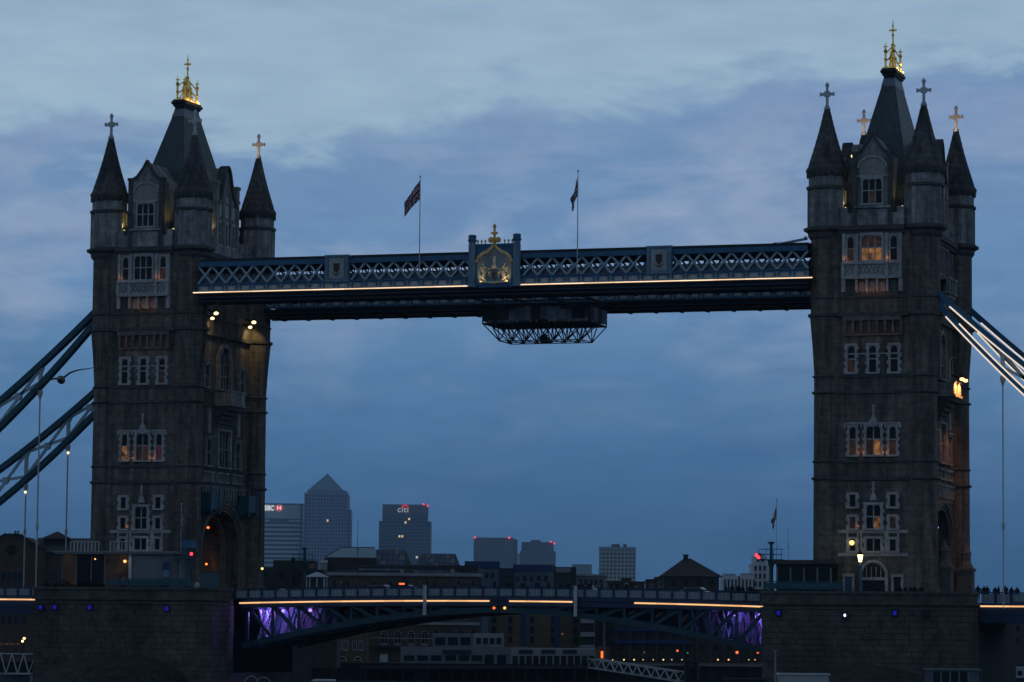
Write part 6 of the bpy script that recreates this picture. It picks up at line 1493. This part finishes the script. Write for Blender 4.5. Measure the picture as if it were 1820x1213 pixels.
for k in range(12): u = 911+k*12.3; b.win(u, u+9.5, 1166, 1182, 'glass', 'concrete', bars=0, n=-.62)
m = MB(); m.box(b.x(786), b.x(838), -.4, -.1, b.z(1163, 800), b.z(1155, 800)); b.part(m, 'name_board', 'sign_dark')
for u in (922, 962, 1000): m = MB(); m.box(b.x(u), b.x(u+25), -.85, -.62, b.z(1162, u), b.z(1155, u)); b.part(m, 'name_board', 'sign_dark')
for u in (860, 925, 1040): m = MB(); m.bar((b.x(u), .5, b.z(1153, u)), (b.x(u), .5, b.z(1151, u)+.6), .1); m.box(b.x(u)-1.2, b.x(u)+1.2, .2, .9, b.z(1153, u), b.z(1150, u)); b.part(m, 'roof_vent', 'grey_render')
p = at(860, 1184, D=558); m = MB()
pA, pB = at(640, 1187, D=556), at(1075, 1187, D=556); m.bar(pA, pB, 3.0, .5)
for k in range(20):
    q = pA.lerp(pB, (k+.5)/20); m.tube([q-Vector((0, 0, .2)), (q.x, q.y, WATER-1)], .22, 6)
top(m, 'timber_jetty', 'dark_clad', 'dark jetty on piles below the white riverside pavilion', 'jetty')
# --- yellow brick warehouse conversion
b = B('brick_warehouse', 'tall yellow brick warehouse with columns of blue-framed windows under mid span', 'building', 868, 1046, 1058, 650)
b.box('wall', 'brick_yellow', -b.w/2, b.w/2, 0, 14, 0, b.h); b.box('parapet', 'brick_dark', -b.w/2-.1, b.w/2+.1, -.2, 14, b.h, b.h+.5)
for u in (875, 904, 943, 980, 1019):
    for v in (1078, 1096, 1114, 1132): b.win(u, u+7, v, v+11, 'glass', 'navy_hoarding', bars=0)
for u in (927, 985): b.box('loading_bay', 'navy_hoarding', b.x(u), b.x(u+9), -.3, 0, b.z(1150, u), b.z(1075, u))
globe(999, 1127, 'dim red lamp on the yellow brick warehouse wall', 'lamp', 'lit_glass', .2, D=648, name='wall_lamp')
b = B('balcony_stack', 'narrow white stack of balconies beside the yellow brick warehouse', 'building', 1033, 1056, 1090, 645)
b.box('shaft', 'dark_clad', -b.w/2, b.w/2, .6, 8, 0, b.h)
for v in (1100, 1124, 1147): b.box('balcony', 'concrete', -b.w/2-.1, b.w/2+.1, -.6, .6, b.z(v+8), b.z(v))
b = B('dark_wharf', 'long dark wharf building with blue balconies and a row of ground-floor lamps', 'building', 1058, 1375, 1075, 660)
b.box('wall', 'brick_dark', -b.w/2, b.w/2, 0, 14, 0, b.h); b.box('parapet', 'dark_clad', -b.w/2-.1, b.w/2+.1, -.2, 14, b.h, b.h+.5)
for k in range(13): u = 1070+k*24; b.box('pier', 'brick_brown', b.x(u), b.x(u+3), -.25, 0, 0, b.h)
for v in (1117, 1139): b.box('balcony', 'navy_hoarding', b.x(1090), b.x(1228), -1.0, 0, b.z(v+6), b.z(v))
for k in range(12):
    for v in (1098, 1124, 1146): u = 1076+k*24; b.win(u, u+9, v, v+11, 'glass', 'roof_slate', bars=1)
for u in (1089, 1109, 1127, 1143, 1161, 1179, 1194, 1212, 1276, 1295, 1331, 1342):
    globe(u, 1173, 'small warm globe lamp in the row along the dark wharf front', 'lamp', 'lamp_amber' if u in (1295, 1342) else 'lamp_yellow', .16 if u in (1109, 1127, 1179, 1295, 1276) else .10, D=655, group='globe lamps along the dark wharf', post=2.0, name='globe_lamp')
for u, v, mt, r in ((1310, 1160, 'lamp_orange', .34), (1347, 1160, 'lamp_orange', .27), (1204, 1157, 'lamp_orange', .25), (1145, 1160, 'lit_glass', .2)): globe(u, v, 'orange street lamp glowing before the dark wharf', 'lamp', mt, r*.85, D=652, group='orange street lamps by the dark wharf', post=3.4, name='street_lamp')
globe(1222, 1161, 'dim green lamp before the dark wharf', 'lamp', 'lamp_green', .16, D=652, post=3.3, name='signal_lamp')
b = B('kiosk', 'small kiosk with a glowing amber doorway beside the riverside pavilion', 'kiosk', 1062, 1083, 1152, 560); b.box('wall', 'brick_brown', -b.w/2, b.w/2, 0, 3, 0, b.h); b.box('roof', 'dark_clad', -b.w/2-.2, b.w/2+.2, -.3, 3.2, b.h, b.h+.2); b.box('doorway', 'lamp_orange', b.x(1068), b.x(1072), -.05, -.01, b.z(1170), b.z(1158)); lamp('POINT', None, b.c+Vector((0, -1.2, -.6)), 12, (1, .4, .1), .3)
b.box('door_frame', 'dark_clad', b.x(1067), b.x(1068), -.08, 0, b.z(1171), b.z(1157))
T = thing('tall_lamp_post', 'tall thin lamp post with a bracket arm beside the kiosk', 'lamp post', at(1074, 1178, D=550)); p = at(1074, 1178, D=550); q = at(1074, 1103, D=550); r_ = at(1062, 1101, D=550); m = MB(); m.tube([p, q], [.14, .08], 8); m.bar(q, r_, .1); m.build('column', 'grey_render', T); m = MB(); m.bar(r_, r_+Vector((-.5, 0, -.05)), .25, .12); m.build('lamp_head', 'concrete', T)
# --- terrace, dark blocks and gazebo just past the tower
b = B('terrace_block', 'low dark brick block with a roof terrace just past the tower', 'building', 440, 600, 1044, 520); b.box('wall', 'brick_dark', -b.w/2, b.w/2, 0, 12, 0, b.h); b.box('coping', 'dark_clad', -b.w/2-.1, b.w/2+.1, -.1, 12, b.h, b.h+.2)
b = B('dark_block', 'dark flat-roofed block in front of the banded glass tower', 'building', 455, 572, 1009, 560); b.box('wall', 'dark_clad', b.x(455), b.x(520), 0, 9, 0, b.z(1009)); b.box('upper_wall', 'brick_dark', b.x(485), b.x(560), .5, 9, 0, b.z(996)); b.box('wing', 'dark_clad', b.x(555), b.x(576), 1, 9, 0, b.z(1012)); 
for u in (468, 498, 530, 548): b.win(u, u+8, 1016, 1028, 'glass', 'dark_clad')
b.win(549, 557, 1003, 1009, 'lit_glass_low', 'grey_render', n=.48)
P = at(563, 1044, D=505); T = thing('gazebo', 'white canvas gazebo with a peaked roof on the roof terrace', 'gazebo', (P.x, P.y, P.z-.3))
m = MB(); zz = P.z; m.lathe(P.x, P.y, [(1.75, zz+1.55), (1.7, zz+1.62), (.8, zz+2.05), (.06, zz+2.35)], 8); m.build('canopy', 'canvas', T)
for k in range(8): a = math.pi/8+k*math.pi/4; m = MB(); m.bar((P.x+1.55*math.cos(a), P.y+1.55*math.sin(a), zz-.3), (P.x+1.55*math.cos(a), P.y+1.55*math.sin(a), zz+1.6), .11); m.build('post', 'white_paint', T)
p, q = at(636, 1040, D=600), at(636, 925, D=600); m = MB(); m.tube([(p.x, p.y, p.z-6), q], [.09, .04], 6); m.bar(p.lerp(q, .55), p.lerp(q, .55)+Vector((.4, 0, 0)), .1); top(m, 'radio_mast', 'roof_slate', 'thin radio mast between the pyramid tower and the dark tower', 'mast')
# --- gangways and river craft along the bottom
def gangway(pa, pb, h, label, mt='white_paint', wd=1.8, n_=9):
    T = thing('gangway', label, 'gangway', pa, 'white truss gangways'); d = (pb-pa); s_ = d.cross(Vector((0, 0, 1))).normalized()*wd/2
    m = MB(); m.bar(pa, pb, wd, .15); m.build('deck', 'dark_clad', T)
    for k in (-1, 1):
        for z in (0, h): m = MB(); m.bar(pa+s_*k+Vector((0, 0, z)), pb+s_*k+Vector((0, 0, z)), .12); m.build('chord', mt, T)
        for i in range(n_):
            a, c = pa+d*(i/n_)+s_*k, pa+d*((i+1)/n_)+s_*k; hm = Vector((0, 0, h))
            m = MB(); m.bar(a, (a+c)/2+hm, .08); m.bar((a+c)/2+hm, c, .08); m.build('web', mt, T)
gangway(at(1053, 1187, D=542), at(1215, 1212, D=520), 1.5, 'white truss gangway sloping down beside the dark wharf', n_=10)
gangway(at(-60, 1196, D=430), at(62, 1199, D=420), 2.6, 'white truss gangway below the gabled warehouse', n_=6)
b = B('pontoon_cabin', 'low pale mesh-sided pontoon under the left-bank gangway', 'pontoon', -60, 56, 1196, 424, base=WATER); b.box('hull', 'grey_render', -b.w/2, b.w/2, -1.2, 3, -.3, b.h-.2); b.box('deck_edge', 'white_paint', -b.w/2, b.w/2, -1.3, 3.1, b.h-.2, b.h-.05)
for i, u in enumerate((1222, 1236)):
    p = at(u, 1200, D=430); m = MB(); zt = at(u, 1172+3*i, D=430).z; m.lathe(p.x, p.y, [(.45, WATER-1), (.45, zt-.2), (.5, zt-.15), (.4, zt)], 10); m.box(p.x-.5, p.x+.5, p.y-.55, p.y-.4, zt-1.2, zt-.9); top(m, 'mooring_pile', 'black_iron', ('taller' if i == 0 else 'shorter') + ' black timber mooring pile at the foot of the truss gangway', 'pile', 'mooring piles')
def boat(u0, u1, vt, D, label, cabin='boat_white', post=None):
    p0, p1 = at(u0, vt, D=D), at(u1, vt, D=D); d = p1-p0; d.z = 0; L_ = d.length; rz = math.atan2(d.y, d.x); c = (p0+p1)/2
    T = thing('moored_boat', label, 'boat', (c.x, c.y, WATER), 'boats moored above the bridge', rz); h = c.z-WATER; l2 = L_/2
    m = MB(); hw = 1.9; ring = []
    for x, w_, in ((-l2-2.5, .9), (-l2-2, 1), (l2+1.5, 1), (l2+3.5, .55), (l2+4.8, .05)): ring.append((x, w_*hw))
    V = []; F_ = []
    for x, w_ in ring: V += [(x, -w_, h*.42), (x, -w_*.7, -.4), (x, w_*.7, -.4), (x, w_, h*.42)]
    for i in range(len(ring)-1):
        for k in range(4): F_.append((i*4+k, i*4+4+k, i*4+4+(k+1) % 4, i*4+(k+1) % 4))
    F_ += [(0, 1, 2, 3), (len(V)-1, len(V)-2, len(V)-3, len(V)-4)]; m.add(V, F_); m.build('hull', 'dark_clad', T, local=True)
    m = MB(); m.box(-l2, l2, -1.5, 1.5, h*.42, h-.12); cb = m.build('cabin', cabin, T, local=True)
    m = MB(); m.prism([(-l2-.2, -1.7, h-.12), (l2+.2, -1.7, h-.12), (l2+.1, -1.6, h), (-l2, -1.6, h)], (0, 3.4, 0)); m.build('cabin_roof', cabin, T, local=True)
    for i in range(4): x = -l2+L_*(i+.15)/4; m = MB(); m.box(x, x+L_*.18, -1.53, -1.5, h*.55, h*.8); m.build('cabin_window', 'glass', T, local=True)
    return T, h, l2
boat(1384, 1470, 1197, 300, 'white cabin boat moored before the pier with the small control cabin')
boat(558, 592, 1208, 305, 'low white launch moored before the bascule opening')
boat(1290, 1362, 1206, 330, 'low dark launch moored beside the pier', 'dark_clad')
p, q = at(1378, 1213, D=296), at(1378, 1158, D=296); m = MB(); m.tube([(p.x, p.y, WATER-1), q], [.11, .08], 8); m.box(q.x-.15, q.x+.15, q.y-.15, q.y+.15, q.z, q.z+.12); m.bar(p, p+Vector((.5, 0, 0)), .1); top(m, 'mooring_post', 'concrete', 'slim pale mooring post beside the white cabin boat', 'post')
b = B('pontoon_house', 'glazed grey pontoon house with a flat roof at the foot of the pier', 'pontoon', 1650, 1740, 1189, 305, base=WATER)
b.box('float', 'dark_clad', -b.w/2-.5, b.w/2+.5, -.5, 3, -.3, 1.2); b.box('wall', 'slate_render', -b.w/2, b.w/2, 0, 2.6, 1.2, b.h-.15); b.box('roof', 'grey_render', -b.w/2-.2, b.w/2+.2, -.3, 2.9, b.h-.15, b.h)
for u in (1656, 1672, 1688, 1704, 1720): b.box('mullion', 'concrete', b.x(u), b.x(u)+.08, -.06, 0, 1.2, b.h-.15)
for u in (1658, 1674, 1690, 1706): b.box('pane', 'glass', b.x(u), b.x(u+13), -.04, -.01, b.h-1.6, b.h-.3)
T = thing('rib_boat', 'inflatable boat with a pale tubular arch before the pier with curved-roof cabin', 'boat', at(455, 1225, D=300)); 
for (ua, ub, vt) in ((432, 462, 1202), (452, 484, 1204)):
    pts = [at(ua+(ub-ua)*k/8, vt+14*abs((k-4)/4)**2.2, D=300) for k in range(9)]; m = MB(); m.tube(pts, .055, 6); m.build('arch_tube', 'concrete', T)
p = at(455, 1240, D=300); m = MB(); m.tube([p+Vector((-3, 0, -1)), p+Vector((-2.4, -.9, -1)), p+Vector((2.5, -.9, -1)), p+Vector((3.6, 0, -.8)), p+Vector((2.5, .9, -1)), p+Vector((-2.4, .9, -1)), p+Vector((-3, 0, -1))], .35, 8); m.box(p.x-2.6, p.x+2.6, p.y-.8, p.y+.8, p.z-1.3, p.z-1.0); m.bar(p+Vector((-1, 0, -1)), at(440, 1212, D=300), .08); m.bar(p+Vector((.6, 0, -1)), at(475, 1212, D=300), .08); m.build('inflatable_hull', 'dark_clad', T)
# --- bank behind the shoreward side span
b = B('river_terrace', 'grey riverside terrace building under the shoreward side span', 'building', 1786, 1900, 1100, 640); b.box('wall', 'roof_slate', -b.w/2, b.w/2, 0, 12, 0, b.h); b.box('cornice', 'dark_clad', -b.w/2-.1, b.w/2+.1, -.25, 12, b.h, b.h+.4)
for u in (1792, 1806, 1820):
    for v in (1112, 1134): b.win(u, u+6, v, v+11, 'glass', 'roof_slate')
globe(1799, 1177, 'tiny orange lamp by the river terrace', 'lamp', 'lamp_orange', .12, D=600, post=1.5, name='quay_lamp')
boat(1792, 1840, 1186, 560, 'white motor cruiser moored by the river terrace')
b = B('abutment_shadow_block', 'black block standing in for the abutment shadow under the shoreward span', 'building', 1728, 1790, 1092, 600); b.box('wall', 'river_wall', -b.w/2, b.w/2, 0, 9, 0, b.h); b.box('coping', 'dark_clad', -b.w/2-.1, b.w/2+.1, -.2, 9, b.h, b.h+.3)  # added block, its near-black colour stands in for the abutment's shadow

# ================================================================ HAZE
hz = bpy.data.materials.new('haze_air'); hz.use_nodes = True; t = hz.node_tree; t.nodes.clear()
o_ = t.nodes.new('ShaderNodeOutputMaterial'); v_ = t.nodes.new('ShaderNodeVolumePrincipled'); t.links.new(v_.outputs[0], o_.inputs['Volume'])
v_.inputs['Color'].default_value = (.42, .62, .82, 1); v_.inputs['Density'].default_value = 6.5e-5; v_.inputs['Anisotropy'].default_value = .1
MATS['haze_air'] = hz; m = MB(); m.box(-6200, 4700, -1200, 9200, -5.5, 262); struct(m, 'haze', 'haze_air', 'stuff')
